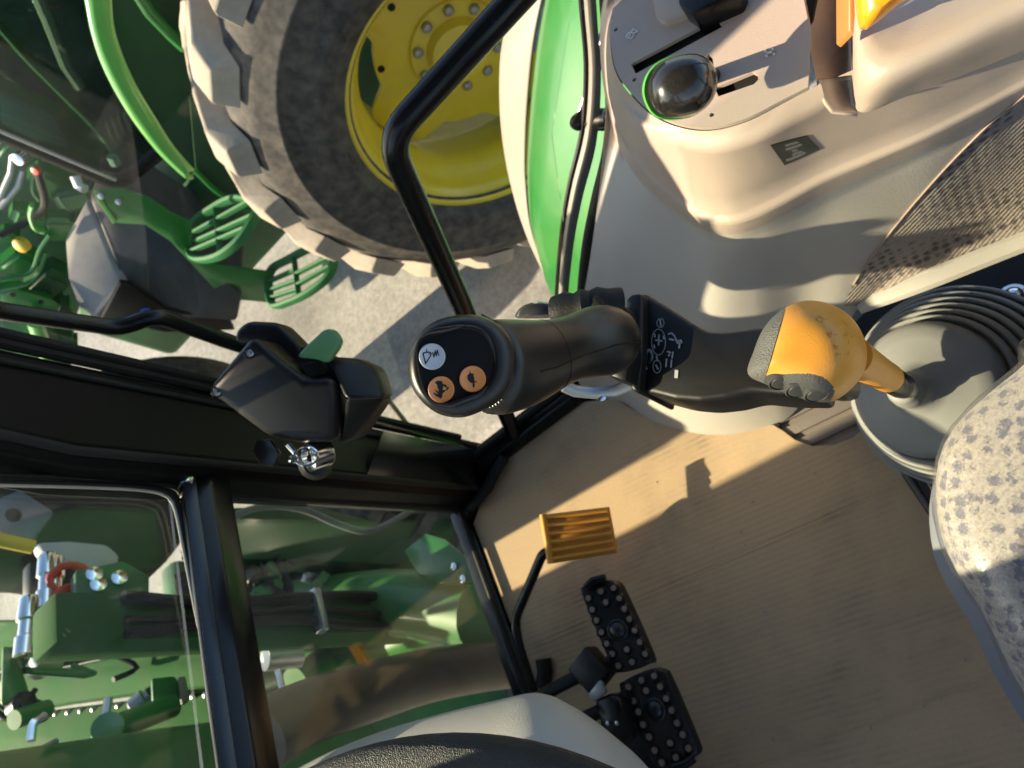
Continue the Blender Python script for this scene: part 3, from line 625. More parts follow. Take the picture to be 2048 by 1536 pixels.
orl = thing('orange_lever', 'glossy orange lever lying in the slot at the top edge of the console', 'lever', Z(1760, -20, .66))
opx = [(1716, -60), (1711, 10), (1722, 60), (1752, 46), (1800, 8), (1850, -20), (1880, -90), (1800, -110)]
obj('lever_blade', loft([pxring(opx, .575, 40, .5, (4, -4)), pxring(opx, .580, 40, .85, (2, -2)), pxring(opx, .590, 40, 1.0), pxring(opx, .62, 40, .95)]), mat('glossy orange', (.85, .30, .015), .22, coat=.4), orl)
obj('lever_side', prism([D(x, y, .60) for x, y in ((1698, -60), (1698, 62), (1708, 70), (1711, 30), (1708, -60))], c_fwd * .02, bev=.001), mat('brown orange side', (.45, .17, .05), .4), orl)

# gas strut outside the glass by the console
gs = thing('gas_strut', 'thin black gas strut with ball joint outside the glass by the console', 'strut', XX(1180, 240, .73))
a, b = XX(1212, 70, .735), XX(1156, 236, .735)
obj('strut_barrel', tube([a, a.lerp(b, .55)], .0085, 12), BLKG, gs); obj('strut_rod', tube([a.lerp(b, .52), b], .0045, 10), STEEL, gs)
obj('ball_joint', lathe([(.002, 0), (.009, .002), (.011, .009), (.009, .016), (.002, .018)], frame((-1, 0, .4), XX(1153, 240, .737)), 14), BLKG, gs)
obj('strut_bracket', tube([XX(1150, 242, .733), XX(1180, 238, .725), XX(1218, 236, .70)], [.009, .014, .012], 12), BLK, gs)
for x in (1172, 1204): obj('bracket_ring', lathe([(.008, 0), (.0155, 0), (.0155, .004), (.008, .004)], frame((-1, .2, .3), XX(x, 238, .722)), 16), BLKG, gs)
obj('strut_nut', lathe([(.001, 0), (.006, .001), (.006, .006), (.001, .008)], frame((-1, 0, .6), XX(1212, 228, .69)), 6), STEEL, gs)

# ================================================================== joystick on its bracket
arm = thing('joystick_bracket', 'flat black bracket arm with white printed lever diagram under the joystick', 'bracket', Z(1400, 720, .4))
AZ = .618
apx = [(1258, 600), (1268, 588), (1290, 585), (1340, 616), (1388, 648), (1412, 661), (1450, 662), (1500, 655), (1560, 650), (1640, 660), (1640, 790), (1560, 790), (1500, 784), (1450, 797), (1400, 803), (1350, 799), (1300, 786), (1272, 780), (1262, 765)]
armb = prism([Z(x, y, AZ) for x, y in apx], (0, 0, -.05), bev=.005, seg=3)
obj('arm_plate', armb, BLK, arm)
obj('arm_leg', prism([Z(x, y, AZ - .02) for x, y in ((1560, 655), (1640, 665), (1640, 785), (1560, 788))], (.07, -.01, -.30), bev=.01), BLK, arm)
obj('arm_end', prism([Z(x, y, AZ + .012) for x, y in ((1250, 598), (1262, 586), (1284, 585), (1283, 700), (1276, 786), (1258, 778))], (0, 0, -.075), bev=.004, seg=3), BLK, arm)
def aprint(strokes, wd): return zprint('print_mark', strokes, wd, AZ + .0008, mat('grey white print', (.45, .43, .43), .5), arm)
def ell(cx, cy, rx, ry, n=18, t0=0, t1=6.283): return [(cx + rx * math.cos(t0 + (t1 - t0) * i / n), cy + ry * math.sin(t0 + (t1 - t0) * i / n)) for i in range(n + 1)]
aprint([ell(1321, 646, 7, 9), ell(1317, 684, 14, 26), ell(1314, 733, 8, 13)], 1.4)
aprint([[(1318, 670), (1317, 690)], [(1311, 680), (1324, 682)], [(1320, 640), (1322, 652)], [(1309, 668), (1310, 674)], [(1327, 672), (1328, 678)], [(1308, 690), (1309, 696)], [(1313, 712), (1315, 722)], [(1312, 730), (1316, 738)]], 3)
aprint([ell(1298, 712, 6, 12)], 5)
aprint([[(1291, 732), (1293, 738)], [(1337, 668), (1343, 666), (1349, 672), (1354, 684)], [(1339, 678), (1347, 680)], [(1360, 683), (1358, 696)]], 3.4)
aprint([[(1356, 684), (1362, 683)], [(1353, 742), (1352, 754)]], 7)
aprint([[(1335, 703), (1341, 705)], [(1346, 704), (1344, 716)], [(1333, 718), (1332, 733)], [(1343, 720), (1342, 734)], [(1339, 708), (1337, 712)]], 3)

joy = thing('joystick', 'black moulded joystick grip with two orange and one white button', 'joystick', Z(1245, 690, AZ))
# shaft: rings across the grip, from the base up to the head
sec = [(1250, 640, 726, .567), (1240, 622, 742, .562), (1215, 610, 751, .554), (1187, 613, 754, .546), (1160, 627, 757, .538), (1130, 637, 764, .528), (1095, 641, 783, .517), (1060, 640, 806, .506), (1025, 640, 822, .496), (990, 640, 830, .486), (960, 645, 832, .476)]
cs = [D(x, (t + b) / 2, d) for x, t, b, d in sec]
rings = []; frm = []
for i, (x, t, b, d) in enumerate(sec):
    ax = (cs[min(i + 1, len(cs) - 1)] - cs[max(i - 1, 0)]).normalized()
    e1 = c_down - ax * c_down.dot(ax); e1.normalize(); e2 = ax.cross(e1)
    if e2.dot(EYE - cs[i]) < 0: e2 = -e2
    hw = (b - t) / 2 * d / F * 1.02
    rings.append([cs[i] + e1 * math.cos(a) * hw + e2 * math.sin(a) * hw * .92 for a in [2 * math.pi * k / 48 for k in range(48)]])
    frm.append((cs[i], e1, e2, hw))
obj('grip', loft([[cs[0].lerp(p, .9) for p in rings[0]]] + rings), BLKS, joy, sub=1)
def gpt(i, a, k=1.0): c_, e1, e2, hw = frm[i]; return c_ + (e1 * math.cos(a) + e2 * math.sin(a) * .92) * hw * k
obj('grip_seam', tube([gpt(i, R(90 - s), 1.0) for i, s in ((1, 6), (2, 7), (3, 8), (4, 9), (5, 9), (6, 9), (7, 9), (8, 8))], .0006, 6), VOID, joy)
for (x, y, d) in ((1124, 752, .517), (1191, 738, .536)):
    obj('screw_hole', lathe([(.0016, -.003), (.0022, .0005), (.0034, .0006), (.0034, -.003)], frame(c_down * .8 - c_fwd * .75, D(x, y, d - .003)), 14), VOID, joy)
hpx = [(814, 732), (818, 700), (835, 668), (868, 642), (912, 630), (960, 630), (996, 646), (1022, 674), (1034, 715), (1029, 760), (1008, 795), (970, 820), (925, 836), (880, 830), (845, 806), (822, 772)]
fpx = [(836, 705), (843, 680), (868, 668), (928, 654), (966, 664), (985, 694), (989, 735), (978, 766), (950, 789), (903, 805), (872, 803), (853, 786), (841, 748)]
n = 72
def rot0(r, ref):                                            # start both rings at the same side
    k = min(range(len(r)), key=lambda i: (r[i] - ref).length); return r[k:] + r[:k]
ref = D(810, 725, .44)
fr_ = lambda d, s: rot0(pxring(fpx, d, n, s), ref)
hr_ = lambda d, s: rot0(pxring(hpx, d, n, s), ref)
rim_in = fr_(.4356, 1.0); rim_out = fr_(.4346, 1.05)
obj('head_shell', loft([fr_(.4375, .93), fr_(.4372, .97), rim_in, rim_out, [a.lerp(b, .5) for a, b in zip(fr_(.4352, 1.14), hr_(.4352, .88))], hr_(.438, .96), hr_(.4455, 1.0), hr_(.455, .985), hr_(.466, .93), hr_(.478, .83), hr_(.49, .7)], caps=(False, True)), BLKS, joy, sub=1)
fbm = loft([fr_(.4372, .975), fr_(.4370, .6), fr_(.4368, .2)], caps=(False, True))
obj('head_face', fbm, BLK, joy)
obj('head_seam', tube([D(x, y, d) for x, y, d in ((963, 629, .452), (990, 643, .4475), (1015, 668, .4465), (1030, 705, .4468), (1031, 740, .4468), (1020, 775, .4468), (1000, 797, .4472), (975, 815, .449))], .0005, 6), VOID, joy)
for rp in (((842, 676, .4335), (862, 664, .4328), (895, 658, .4325), (922, 652, .4330), (932, 651, .4345)), ((975, 772, .4345), (958, 790, .4330), (930, 800, .4325), (902, 810, .4328), (872, 808, .4335))):
    obj('face_ridge', tube(catmull([D(*p) for p in rp], 16), [.0004 + .0014 * math.sin(math.pi * i / 15) for i in range(16)], 8), BLKS, joy)
obj('grip_band', tube([gpt(6, R(a), 1.0) for a in range(0, 361, 10)], .0007, 6), BLK, joy)
pale_ref = -ray(905, 740)
def button(cx, cy, r, mt, name, polys, zc, zs, dist=.4355):
    M = frame(pale_ref, D(cx, cy, dist), c_right)
    rr = r * dist / F
    o = obj(name, lathe([(rr, -.003), (rr, .0006), (rr * .93, .0013), (rr * .86, .0012), (rr * .80, .0009), (rr * .2, .0010)], M, 40), mt, joy)
    k = dist / F / zs                                        # zoomed pixel -> metres
    pl_ = [[((x - zc[0]) * k, -(y - zc[1]) * k) for x, y in p] for p in polys]
    M2 = frame(pale_ref, D(cx, cy, dist), c_right)
    obj('symbol', flatmesh(pl_, M2, .00115), INK, o, smooth=False)
ZS = 3.938
bucket = stroke([(263, 580), (283, 662)], 9) + stroke([(263, 580), (300, 572), (318, 574), (326, 584), (320, 602), (283, 662)], 9) + stroke([(290, 548), (293, 574)], 6) + stroke([(337, 576), (348, 611), (357, 562), (366, 603), (373, 556), (386, 600)], 8) + [circ(310, 586, 5)]
rabbit = [[(354, 803), (368, 790), (392, 790), (408, 793), (414, 812), (418, 830), (412, 862), (392, 868), (376, 850), (370, 818)], [(412, 815), (438, 819), (448, 838), (438, 842), (426, 832), (415, 835)], [(440, 836), (464, 842), (446, 868), (438, 860), (446, 850)], [(392, 862), (412, 862), (440, 862), (428, 876), (410, 888)],
          [(380, 862), (412, 872), (412, 908), (402, 928), (384, 920), (374, 900), (384, 884)], [(384, 918), (362, 908), (344, 888), (340, 878), (362, 890), (386, 902)], [(380, 896), (366, 878), (352, 864), (362, 862), (382, 878)]]
turtle = [[(630, 735), (648, 738), (658, 752), (666, 775), (668, 798), (660, 815), (645, 814), (625, 800), (612, 778), (614, 752)], [(626, 706), (632, 722), (640, 738), (632, 740), (628, 724)], [(652, 736), (664, 742), (662, 750), (652, 748)], [(664, 796), (684, 800), (682, 808), (664, 810)], [(655, 812), (666, 812), (670, 832), (666, 850), (656, 846), (652, 830)]]
button(864, 713, 26.5, WHITE_B, 'white_button', bucket, (332, 606), ZS)
button(882, 779, 26.5, ORANGE_B, 'orange_button', rabbit, (400, 858), ZS)
button(945, 758, 26.5, ORANGE_B, 'orange_button', turtle, (652, 782), ZS)
# base under the grip, bellows, metal strap
bb = D(1250, 690, .585)
obj('base_block', prism([Z(x, y, AZ + .03) for x, y in ((1190, 628), (1252, 605), (1262, 700), (1252, 765), (1212, 752))], (0, 0, -.05), bev=.006), BLK, joy)
bel = [D(x, y, d) for x, y, d in ((1110, 622, .62), (1135, 618, .615), (1150, 616, .613), (1165, 614, .612), (1180, 612, .612), (1195, 611, .612), (1215, 610, .612), (1240, 610, .615))]
obj('bellows', tube(bel, [.013, .015, .0125, .0155, .013, .016, .014, .015], 16), BLKR, joy)
obj('clear_cap', loft([pxring([(1030, 634), (1045, 612), (1080, 603), (1112, 610), (1130, 630), (1100, 636), (1060, 637)], d, 30, s) for d, s in ((.615, .5), (.617, .85), (.622, 1.0), (.64, .95))]), mat('smoked plastic', (.09, .085, .08), .15, coat=.5), joy)
obj('metal_strap', tube([D(x, y, d) for x, y, d in ((1128, 772, .60), (1150, 782, .605), (1190, 786, .61), (1230, 782, .612), (1262, 770, .612))], .0052, 12, flat=.5), SILVER, joy)
obj('strap_screw', lathe([(.001, .003), (.004, .002), (.005, 0)], frame(-ray(1200, 793), D(1203, 793, .612)), 12), CHROME, joy)

# ================================================================== gear lever, knob and rubber boot
boot = thing('gear_boot', 'grey rubber bellows boot around the gear lever beside the seat', 'boot', Z(1900, 790, .08))
T = Z(1838, 780, .215); Lw = Z(1918, 778, .085); axd = (T - Lw).normalized()
Mb = frame(axd, Lw); H = (T - Lw).length
prof = []
for k in range(5, -1, -1):
    r, h = .084 + .0085 * k, H - .030 - .017 * k
    prof += [(r + .0080, h - .016), (r + .0075, h - .006), (r + .005, h - .001), (r + .002, h - .003), (r - .0005, h - .010), (r - .001, h - .013)]
prof += [(.081, H - .030), (.0825, H - .020), (.080, H - .011), (.073, H - .003), (.06, H + .003), (.035, H + .009), (.024, H + .016), (.0195, H + .032), (.021, H + .036), (.0175, H + .040), (.0165, H + .052), (.0125, H + .056)]
obj('bellows', lathe(prof, Mb, 64), BOOT, boot, autos=False)
gear = thing('gear_lever', 'orange gear lever knob with grey cap and three grey thumb buttons', 'lever', T)
gp = [(1497, 748), (1508, 705), (1530, 655), (1566, 619), (1608, 602), (1650, 605), (1690, 624), (1718, 658), (1731, 702), (1724, 744), (1698, 778), (1662, 802), (1622, 801), (1578, 789), (1532, 769)]
NG = 160
def gring(d, s, off=(0, 0)): return pxring(gp, d, NG, s, off)
lay = []
for k in range(25):
    a = math.pi * .5 * k / 24
    s = math.sin(a) ** .62; lay.append((.520 - .040 * math.cos(a) ** .9, max(s, .02)))
lay += [(.528, 1.0), (.536, .985), (.545, .95), (.554, .89), (.562, .8), (.570, .66), (.575, .5)]
fine = []
for (d0, s0), (d1, s1) in zip(lay, lay[1:]):
    for q in (0, .34, .67): fine.append((d0 + (d1 - d0) * q, s0 + (s1 - s0) * q))
fine.append(lay[-1])
kb = loft([gring(d, s, ((d - .52) * 300, (d - .52) * 100)) for d, s in fine])
ca, cb_ = D(1572, 612, .52), D(1529, 760, .52)
pn = (ca - EYE).cross(cb_ - EYE).normalized()
bmesh.ops.bisect_plane(kb, geom=kb.verts[:] + kb.edges[:] + kb.faces[:], plane_co=EYE, plane_no=pn)
side = pn.dot(D(1500, 700, .5) - EYE) > 0
cap = split(kb, lambda f: (pn.dot(f.calc_center_median() - EYE) > 0) == side)
panel_poly = catmull([Vector((x, y, 0)) for x, y in ((1525, 752), (1560, 749), (1600, 747), (1635, 750), (1660, 765), (1669, 785), (1662, 800), (1655, 830), (1560, 850), (1480, 800), (1500, 755))], 90, True)
panel_poly = [(v.x, v.y) for v in panel_poly]
panel = split(kb, lambda f: inpoly(proj(f.calc_center_median()), panel_poly))
hitk = surf(kb); hitp = surf(panel)
obj('knob', kb, ORANGE, gear, autos=False)
for v in cap.verts: v.co += (EYE - v.co).normalized() * .0006
obj('knob_cap', cap, mat('dark grey cap', (.13, .13, .12), .5, bump=.8, bscale=900), gear, autos=False); obj('button_panel', panel, mat('dark grey panel', (.07, .07, .068), .42, bump=.5, bscale=1500), gear, autos=False)
for (x, y, r) in ((1562, 763, 15), (1596, 779, 15), (1632, 788, 14)):
    p = hitp(x, y, -.0015)
    if p is None: p = D(x, y, .53)
    nrm = (c_down * .75 - c_fwd * .55)
    M = frame(nrm, p); rr = r * 1.35 * .53 / F
    obj('thumb_button', lathe([(rr * 1.1, -.004), (rr * 1.1, .0008), (rr, .0014), (rr * .95, .0002), (rr * .9, .0004), (rr * .8, .0014), (rr * .5, .0018), (rr * .1, .0016)], M, 24), mat('mid grey button', (.06, .06, .058), .35), gear)
gmk = bmesh.new()
def kstroke(pts, wd):
    for s in stroke(pts, wd):
        vs = [hitk(x, y, .0004) for x, y in s]
        if all(v is not None for v in vs): gmk.faces.new([gmk.verts.new(v) for v in vs])
kstroke([(1636, 641), (1633, 636), (1638, 632), (1646, 636), (1645, 643), (1640, 643)], 1.3)                  # C
kstroke([(1654, 668), (1664, 664)], 1.3); kstroke([(1664, 664), (1661, 674)], 1.3); kstroke([(1654, 668), (1661, 674)], 1.3); kstroke([(1658, 666), (1658, 672)], 1.2)   # A
kstroke([(1666, 690), (1676, 693), (1674, 698), (1669, 697), (1670, 692)], 1.3)                               # B
kstroke([(1668, 669), (1690, 671), (1697, 668)], 1.4); kstroke([(1674, 706), (1676, 708), (1697, 708), (1697, 680)], 1.6); kstroke([(1674, 706), (1673, 712)], 1.4)
kstroke([(1652, 638), (1685, 642), (1696, 652)], 1.3); kstroke([(1690, 672), (1694, 662)], 1.2); kstroke([(1702, 674), (1710, 671)], 1.3)
obj('engraved_pattern', gmk, mat('engraved orange', (.55, .19, .015), .5), gear, smooth=False)['kind'] = 'stuff'
q0, q1, q2, q3 = D(1700, 712, .545), D(1778, 757, .66), D(1800, 770, .70), T + axd * .03
obj('neck', tube([q0, q0.lerp(q1, .3), q0.lerp(q1, .7), q1.lerp(q0, .04), q1], [.0145, .0132, .0122, .0120, .0112], 24), ORANGE, gear)
obj('collar', tube([q1.lerp(q0, .03), q1.lerp(q2, .1), q2, q2.lerp(q3, .3)], [.0100, .0112, .0115, .0112], 20), BLKG, gear)
obj('rod', tube([q2, q3], .0098, 16), STEEL, gear)

# plate round the boot, rail, bolt
base = thing('seat_platform', 'black platform plate under the gear boot with a domed bolt', 'platform', Z(1950, 700, .05))
obj('plate', prism([Z(x, y, .07) for x, y in ((1700, 652), (1760, 590), (2048, 470), (2500, 300), (2500, 900), (2200, 1150), (2048, 1100), (1900, 1075), (1776, 868), (1735, 800))], (0, 0, -.068), bev=.004), BLKR, base)
obj('rail', tube([Z(1766, 862, .06), Z(1892, 1048, .06), Z(2000, 1215, .06)], .012, 10, flat=.7), BLKG, base)
obj('steel_strip', tube([Z(1828, 908, .075), Z(1872, 985, .075)], .004, 8, flat=.6), CHROME, base)
obj('bolt', lathe([(.017, 0), (.018, .004), (.012, .006), (.011, .013), (.006, .018), (.001, .019)], frame((0, 0, 1), Z(2028, 596, .071)), 24), CHROME, base)

# ================================================================== floor: ribbed mat, cardboard
matt = thing('floor_mat', 'grey brown ribbed rubber mat showing in the cardboard cut-out', 'mat', Z(1650, 840, 0))
obj('mat_sheet', box((.02, .2, .001), (1.2, 1.1, .003)), mat('taupe rubber', (.20, .165, .14), .65, bump=.3, bscale=300), matt, smooth=False)
for k in range(9):
    x = .235 + .026 * k
    obj('rib', box((x, .10, .0045), (.017, .26, .005), bev=.0015, rot=Matrix.Rotation(R(-7), 3, 'Z')), mat('taupe rubber', (.2, .165, .14)), matt)
card_px = [(947, 1048), (985, 938), (1060, 872), (1140, 806), (1230, 798), (1300, 838), (1400, 866), (1470, 866), (1520, 852), (1546, 850), (1566, 862), (1590, 880), (1625, 892), (1670, 889), (1705, 876), (1735, 850), (1752, 862), (1885, 1045), (2048, 1285), (2300, 1650), (1900, 2100), (1500, 2100), (1330, 1900), (1200, 1620), (1062, 1352), (1000, 1190)]
CZ = .012
cpts = [Z(x, y, CZ) for x, y in card_px]
cb2 = prism(cpts, (0, 0, -.004))
bmesh.ops.triangulate(cb2, faces=cb2.faces[:])
card = obj('cardboard_sheet', cb2, CARD, smooth=False)
tag(card, 'large dirty brown corrugated cardboard sheet covering the cab floor', 'cardboard')
# fold creases: shallow pressed lines along the sheet
for (a, b) in (((1345, 1163), (1812, 958)), ((1480, 1540), (1990, 1345)), ((1060, 1290), (1345, 1163))):
    for dy in (0, 9):
        obj('fold_crease', tube([Z(a[0], a[1] + dy, CZ - .0006), Z((a[0] + b[0]) / 2, (a[1] + b[1]) / 2 + dy, CZ - .0006), Z(b[0], b[1] + dy, CZ - .0006)], .0014, 6), CARD, card)
# bits of dirt
dirt = bmesh.new()
for k in range(70):
    c_ = Z(random.uniform(1250, 1950), random.uniform(930, 1530), CZ + .001); r = random.uniform(.0007, .0026)
    if c_.x < -.3 or c_.y < .07: continue
    bmesh.ops.create_icosphere(dirt, subdivisions=1, radius=r, matrix=Matrix.Translation(c_) @ Matrix.Diagonal((1, random.uniform(.5, 1.6), .5, 1)))
dd = obj('grit', dirt, mat('pale grit', (.38, .34, .27), .9, var=.4, vscale=60)); dd['kind'] = 'stuff'; dd['label'] = 'scattered pale grit crumbs on the cardboard'

# ================================================================== pedals
acc = thing('accelerator_pedal', 'orange ribbed accelerator pedal on a bent black rod', 'pedal', Z(1060, 1370, .02))
def aq(x, y): return .150 - .06 * (x - 1085) / 150
aquad = [Z(x, y, aq(x, y)) for x, y in ((1086, 1029), (1219, 1013), (1236, 1105), (1102, 1127))]
nrm = (aquad[1] - aquad[0]).cross(aquad[3] - aquad[0]).normalized()
if nrm.z < 0: nrm = -nrm
obj('pedal_pad', prism(aquad, -nrm * .012, bev=.002), ORANGE, acc)
for k in range(6):
    t = .08 + k * .168
    a, b = aquad[0].lerp(aquad[3], t), aquad[1].lerp(aquad[2], t)
    obj('pad_rib', tube([a.lerp(b, .04) + nrm * .0022, b.lerp(a, .04) + nrm * .0022], .0038, 10), ORANGE, acc)
obj('pad_edge', tube([aquad[0] + nrm * .001, aquad[3] + nrm * .001], .006, 10), ORANGE, acc)
obj('pedal_rod', tube([Z(1100, 1100, .13), Z(1084, 1110, .13), Z(1030, 1238, .10), Z(1036, 1285, .095), Z(1068, 1385, .07)], .0085, 12, rad=.02), BLKG, acc)
def pad_z(x): return .155 - .05 * (x - 1163) / 200
TIP = mat('tan stud centre', (.30, .225, .17), .6)  # tan put in for lit cardboard showing through hollow studs
def brake(name, label, outline, studs, emb, lip, shadow=False):
    t = thing(name, label, 'pedal', Z(outline[0][0], outline[0][1], .02), 'twin brake pedals')
    sm = catmull([Vector((x, y, 0)) for x, y in outline], 56, True)
    pts = [Z(v.x, v.y, pad_z(v.x)) for v in sm]
    obj('pedal_pad', prism(pts, (0, -.003, -.014), bev=.002), BLKG if False else mat('black pedal rubber', (.016, .016, .016), .28, bump=.2, bscale=300), t)
    for (zx, zy) in studs:
        x, y = 1040 + zx / 2.7625, 980 + zy / 2.7625
        p = Z(x, y, pad_z(x)); M = frame((-.1, -.25, 1), p)
        s = obj('stud', lathe([(.0085, -.001), (.0078, .002), (.0062, .0042), (.0048, .0042), (.0046, .003)], M, 14, caps=(False, False)), MATS['black pedal rubber'], t)
        obj('stud_tip', lathe([(.0001, .0033), (.0044, .0030), (.0048, .002)], M, 12), TIP, s)
    x, y = 1040 + emb[0] / 2.7625, 980 + emb[1] / 2.7625
    obj('pad_emblem', lathe([(.0165, -.001), (.016, .003), (.014, .004), (.0125, .0025), (.011, .004), (.006, .0068), (.001, .0075)], frame((-.1, -.25, 1), Z(x, y, pad_z(x))), 24), MATS['black pedal rubber'], t)
    lz = [Z(a, b, pad_z(a) + .006) for a, b in lip]
    obj('pad_lip', tube(lz, .0065, 10), BLKG, t)
    return t
b1 = brake('brake_pedal', 'black studded brake pedal nearer the accelerator pedal', [(1163, 1190), (1172, 1172), (1205, 1160), (1228, 1164), (1244, 1184), (1300, 1312), (1296, 1328), (1262, 1342), (1236, 1345), (1224, 1336)],
    [(378, 597), (448, 560), (518, 541), (475, 620), (550, 598), (400, 660), (578, 655), (423, 720), (605, 712), (450, 785), (635, 775), (480, 848), (662, 840), (510, 905), (693, 905), (545, 970), (620, 950), (590, 880)], (540, 775), [(1172, 1176), (1186, 1162), (1212, 1156)])
b2 = brake('brake_pedal', 'black studded brake pedal at the lower edge, shadowed beside the steering column', [(1241, 1385), (1250, 1360), (1300, 1338), (1322, 1340), (1336, 1356), (1392, 1490), (1390, 1512), (1352, 1532), (1330, 1538), (1306, 1530)],
    [(600, 1087), (672, 1050), (742, 1025), (698, 1107), (775, 1085), (627, 1163), (808, 1150), (655, 1225), (838, 1215), (682, 1295), (868, 1285), (715, 1363), (900, 1350), (745, 1437), (932, 1425), (830, 1395), (785, 1505), (862, 1475)], (745, 1215), [(1345, 1535), (1370, 1528), (1388, 1515)])
obj('pedal_arm', tube([Z(1225, 1322, .145), Z(1180, 1342, .15), Z(1130, 1365, .17), Z(1082, 1392, .20), Z(1040, 1430, .25)], .010, 12, rad=.02), BLK, b1)
obj('arm_block', box(Z(1185, 1340, .155), (.052, .048, .036), rot=Matrix.Rotation(R(20), 3, 'Z'), bev=.005), BLK, b1)
obj('pedal_arm', tube([Z(1258, 1390, .14), Z(1205, 1420, .15), Z(1150, 1445, .16), Z(1080, 1480, .2)], .010, 12, rad=.02), BLK, b2)
lk = obj('coupling_latch', prism([Z(x, y, .17) for x, y in ((1188, 1400), (1222, 1386), (1240, 1398), (1262, 1478), (1230, 1494), (1206, 1482))], (0, 0, -.03), bev=.006), BLKG, b2)
obj('latch_plate', prism([Z(x, y, .172) for x, y in ((1162, 1372), (1202, 1360), (1212, 1384), (1188, 1404), (1178, 1392))], (0, 0, -.006), bev=.001), STEEL, lk)
for x, y in ((1217, 1446), (1235, 1446)): obj('latch_pin', lathe([(.003, 0), (.003, .003), (.001, .004)], frame((0, 0, 1), Z(x, y, .171)), 10), CHROME, lk)
piv = thing('pedal_pivot', 'dark rubber pivot cover beneath the steering column cowl', 'cover', Z(1280, 1515, .02))
obj('cover', loft([[Z(1270, 1520, .03 + h) + Vector((r * math.cos(a), r * math.sin(a), 0)) for a in [k * .2618 for k in range(24)]] for r, h in ((.07, -.02), (.068, .0), (.055, .012), (.02, .018))]), BLKR, piv)
obj('grommet', tube([Z(1086, 1318, .02), Z(1090, 1345, .02), Z(1085, 1375, .02)], .014, 10), BLKR, piv)

# ================================================================== steering column and wheel
colm = thing('steering_column', 'beige steering column cowl with rounded ridge', 'cowl', Z(1000, 1600, 0))
Q = [(480, 1585), (590, 1532), (680, 1488), (780, 1450), (900, 1416), (1000, 1392), (1060, 1379), (1095, 1383), (1140, 1412), (1190, 1452), (1230, 1500), (1262, 1560), (1300, 1660)]
def cq(dx, dy, z): return catmull([Z(x + dx, y + dy, z) for x, y in Q], 60)
q_lo = [p + Vector((-.16, -.01, 0)) for p in cq(0, 0, .1)]
for p in q_lo: p.z = .02
q_mid = [p + Vector((-.03, 0, -.06)) for p in cq(0, 0, .53)]
rg_ = [q_lo, [a.lerp(b, .6) for a, b in zip(q_lo, q_mid)], q_mid, cq(0, 0, .53), cq(-2, 10, .545), cq(-12, 48, .575), cq(-30, 110, .60), cq(-60, 240, .62), cq(-90, 420, .62)]
obj('cowl', loft(rg_, False), BEIGE_L, colm, autos=False, sub=1)
obj('seat_shade_block', prism([Vector((x, .60, z)) for x, z in ((-.30, .55), (.06, .55), (.10, .75), (.08, .98), (.0, 1.03), (-.22, 1.03), (-.30, .98))], (0, .12, 0), bev=.02), BLK, colm)  # added unseen block that keeps the sun off the seat front
stw = thing('steering_wheel', 'black textured steering wheel rim over the beige cowl', 'steering wheel', (-.1, .38, .7))
def wpl(px, py):
    r = ray(px, py); nn = Vector((0, -.40, 1)); p0 = Vector((0, .36, .735)); return EYE + r * ((p0 - EYE).dot(nn) / r.dot(nn))
A_, B_, C_ = wpl(600, 1598), wpl(905, 1518), wpl(1215, 1590)
u = (B_ - A_); v = (C_ - A_); nn = u.cross(v)
cc = A_ + (nn.cross(u) * v.length_squared + v.cross(nn) * u.length_squared) / (2 * nn.length_squared)
rad = (A_ - cc).length; nn.normalize(); ex = (B_ - cc).normalized(); ey = nn.cross(ex)
NW = 96
tor = bmesh.new(); tr = []
for i in range(NW):
    a = 2 * math.pi * i / NW; d_ = ex * math.cos(a) + ey * math.sin(a); p = cc + d_ * rad
    tr.append([p + d_ * math.cos(b) * .0165 + nn * math.sin(b) * .015 for b in [2 * math.pi * k / 16 for k in range(16)]])
tr.append(tr[0])
obj('rim', loft(tr, True, (False, False)), mat('grained black rim', (.018, .018, .02), .42, bump=1.0, bscale=1100), stw)
for a in (R(90), R(210), R(330)):
    d_ = ex * math.cos(a) + ey * math.sin(a); obj('spoke', tube([cc - nn * .03 * nn.z, cc + d_ * rad * .5 - Vector((0, 0, .02)), cc + d_ * rad], .011, 10, flat=.6), BLK, stw)
obj('hub', lathe([(.02, -.1), (.05, -.06), (.06, -.03), (.055, -.015), (.01, -.01)], frame(nn if nn.z > 0 else -nn, cc), 32), BLK, stw)

# ================================================================== seat
seat = thing('driver_seat', 'driver seat cushion in beige woven fabric under clear plastic film', 'seat', (-.08, -.2, .05))
sl = [Z(2120, 655, .43), Z(2048, 735, .43), Z(1965, 802, .43), Z(1897, 872, .43), Z(1872, 955, .43), Z(1880, 1060, .43), Z(1912, 1140, .43), Z(1968, 1228, .43), Z(2048, 1385, .43), Vector((-.15, .06, .43)), Vector((-.30, .03, .43)), Vector((-.36, -.2, .43)), Vector((-.3, -.45, .43)), Vector((-.05, -.5, .43)), Vector((.13, -.42, .43))]
sring = catmull(sl, 120, True); sc_ = Vector((-.08, -.2, 0))
def sr(s, z, dy=0): return [Vector((sc_.x + (p.x - sc_.x) * s, sc_.y + (p.y - sc_.y) * s + dy, z + (.05 * (-(p.y) - .05) if z > .44 else 0) * .5)) for p in sring]
cush = loft([sr(.9, .35), sr(.965, .37), sr(.99, .40), sr(1.0, .43), sr(.985, .455), sr(.95, .472), sr(.88, .483), sr(.7, .487), sr(.4, .487), sr(.1, .487)])
cf = cush.copy()
obj('cushion', cush, SEATF, seat, autos=False)
bmesh.ops.recalc_face_normals(cf, faces=cf.faces)
bmesh.ops.subdivide_edges(cf, edges=cf.edges[:], cuts=1, use_grid_fill=True); cf.normal_update()
from mathutils import noise as mnoise
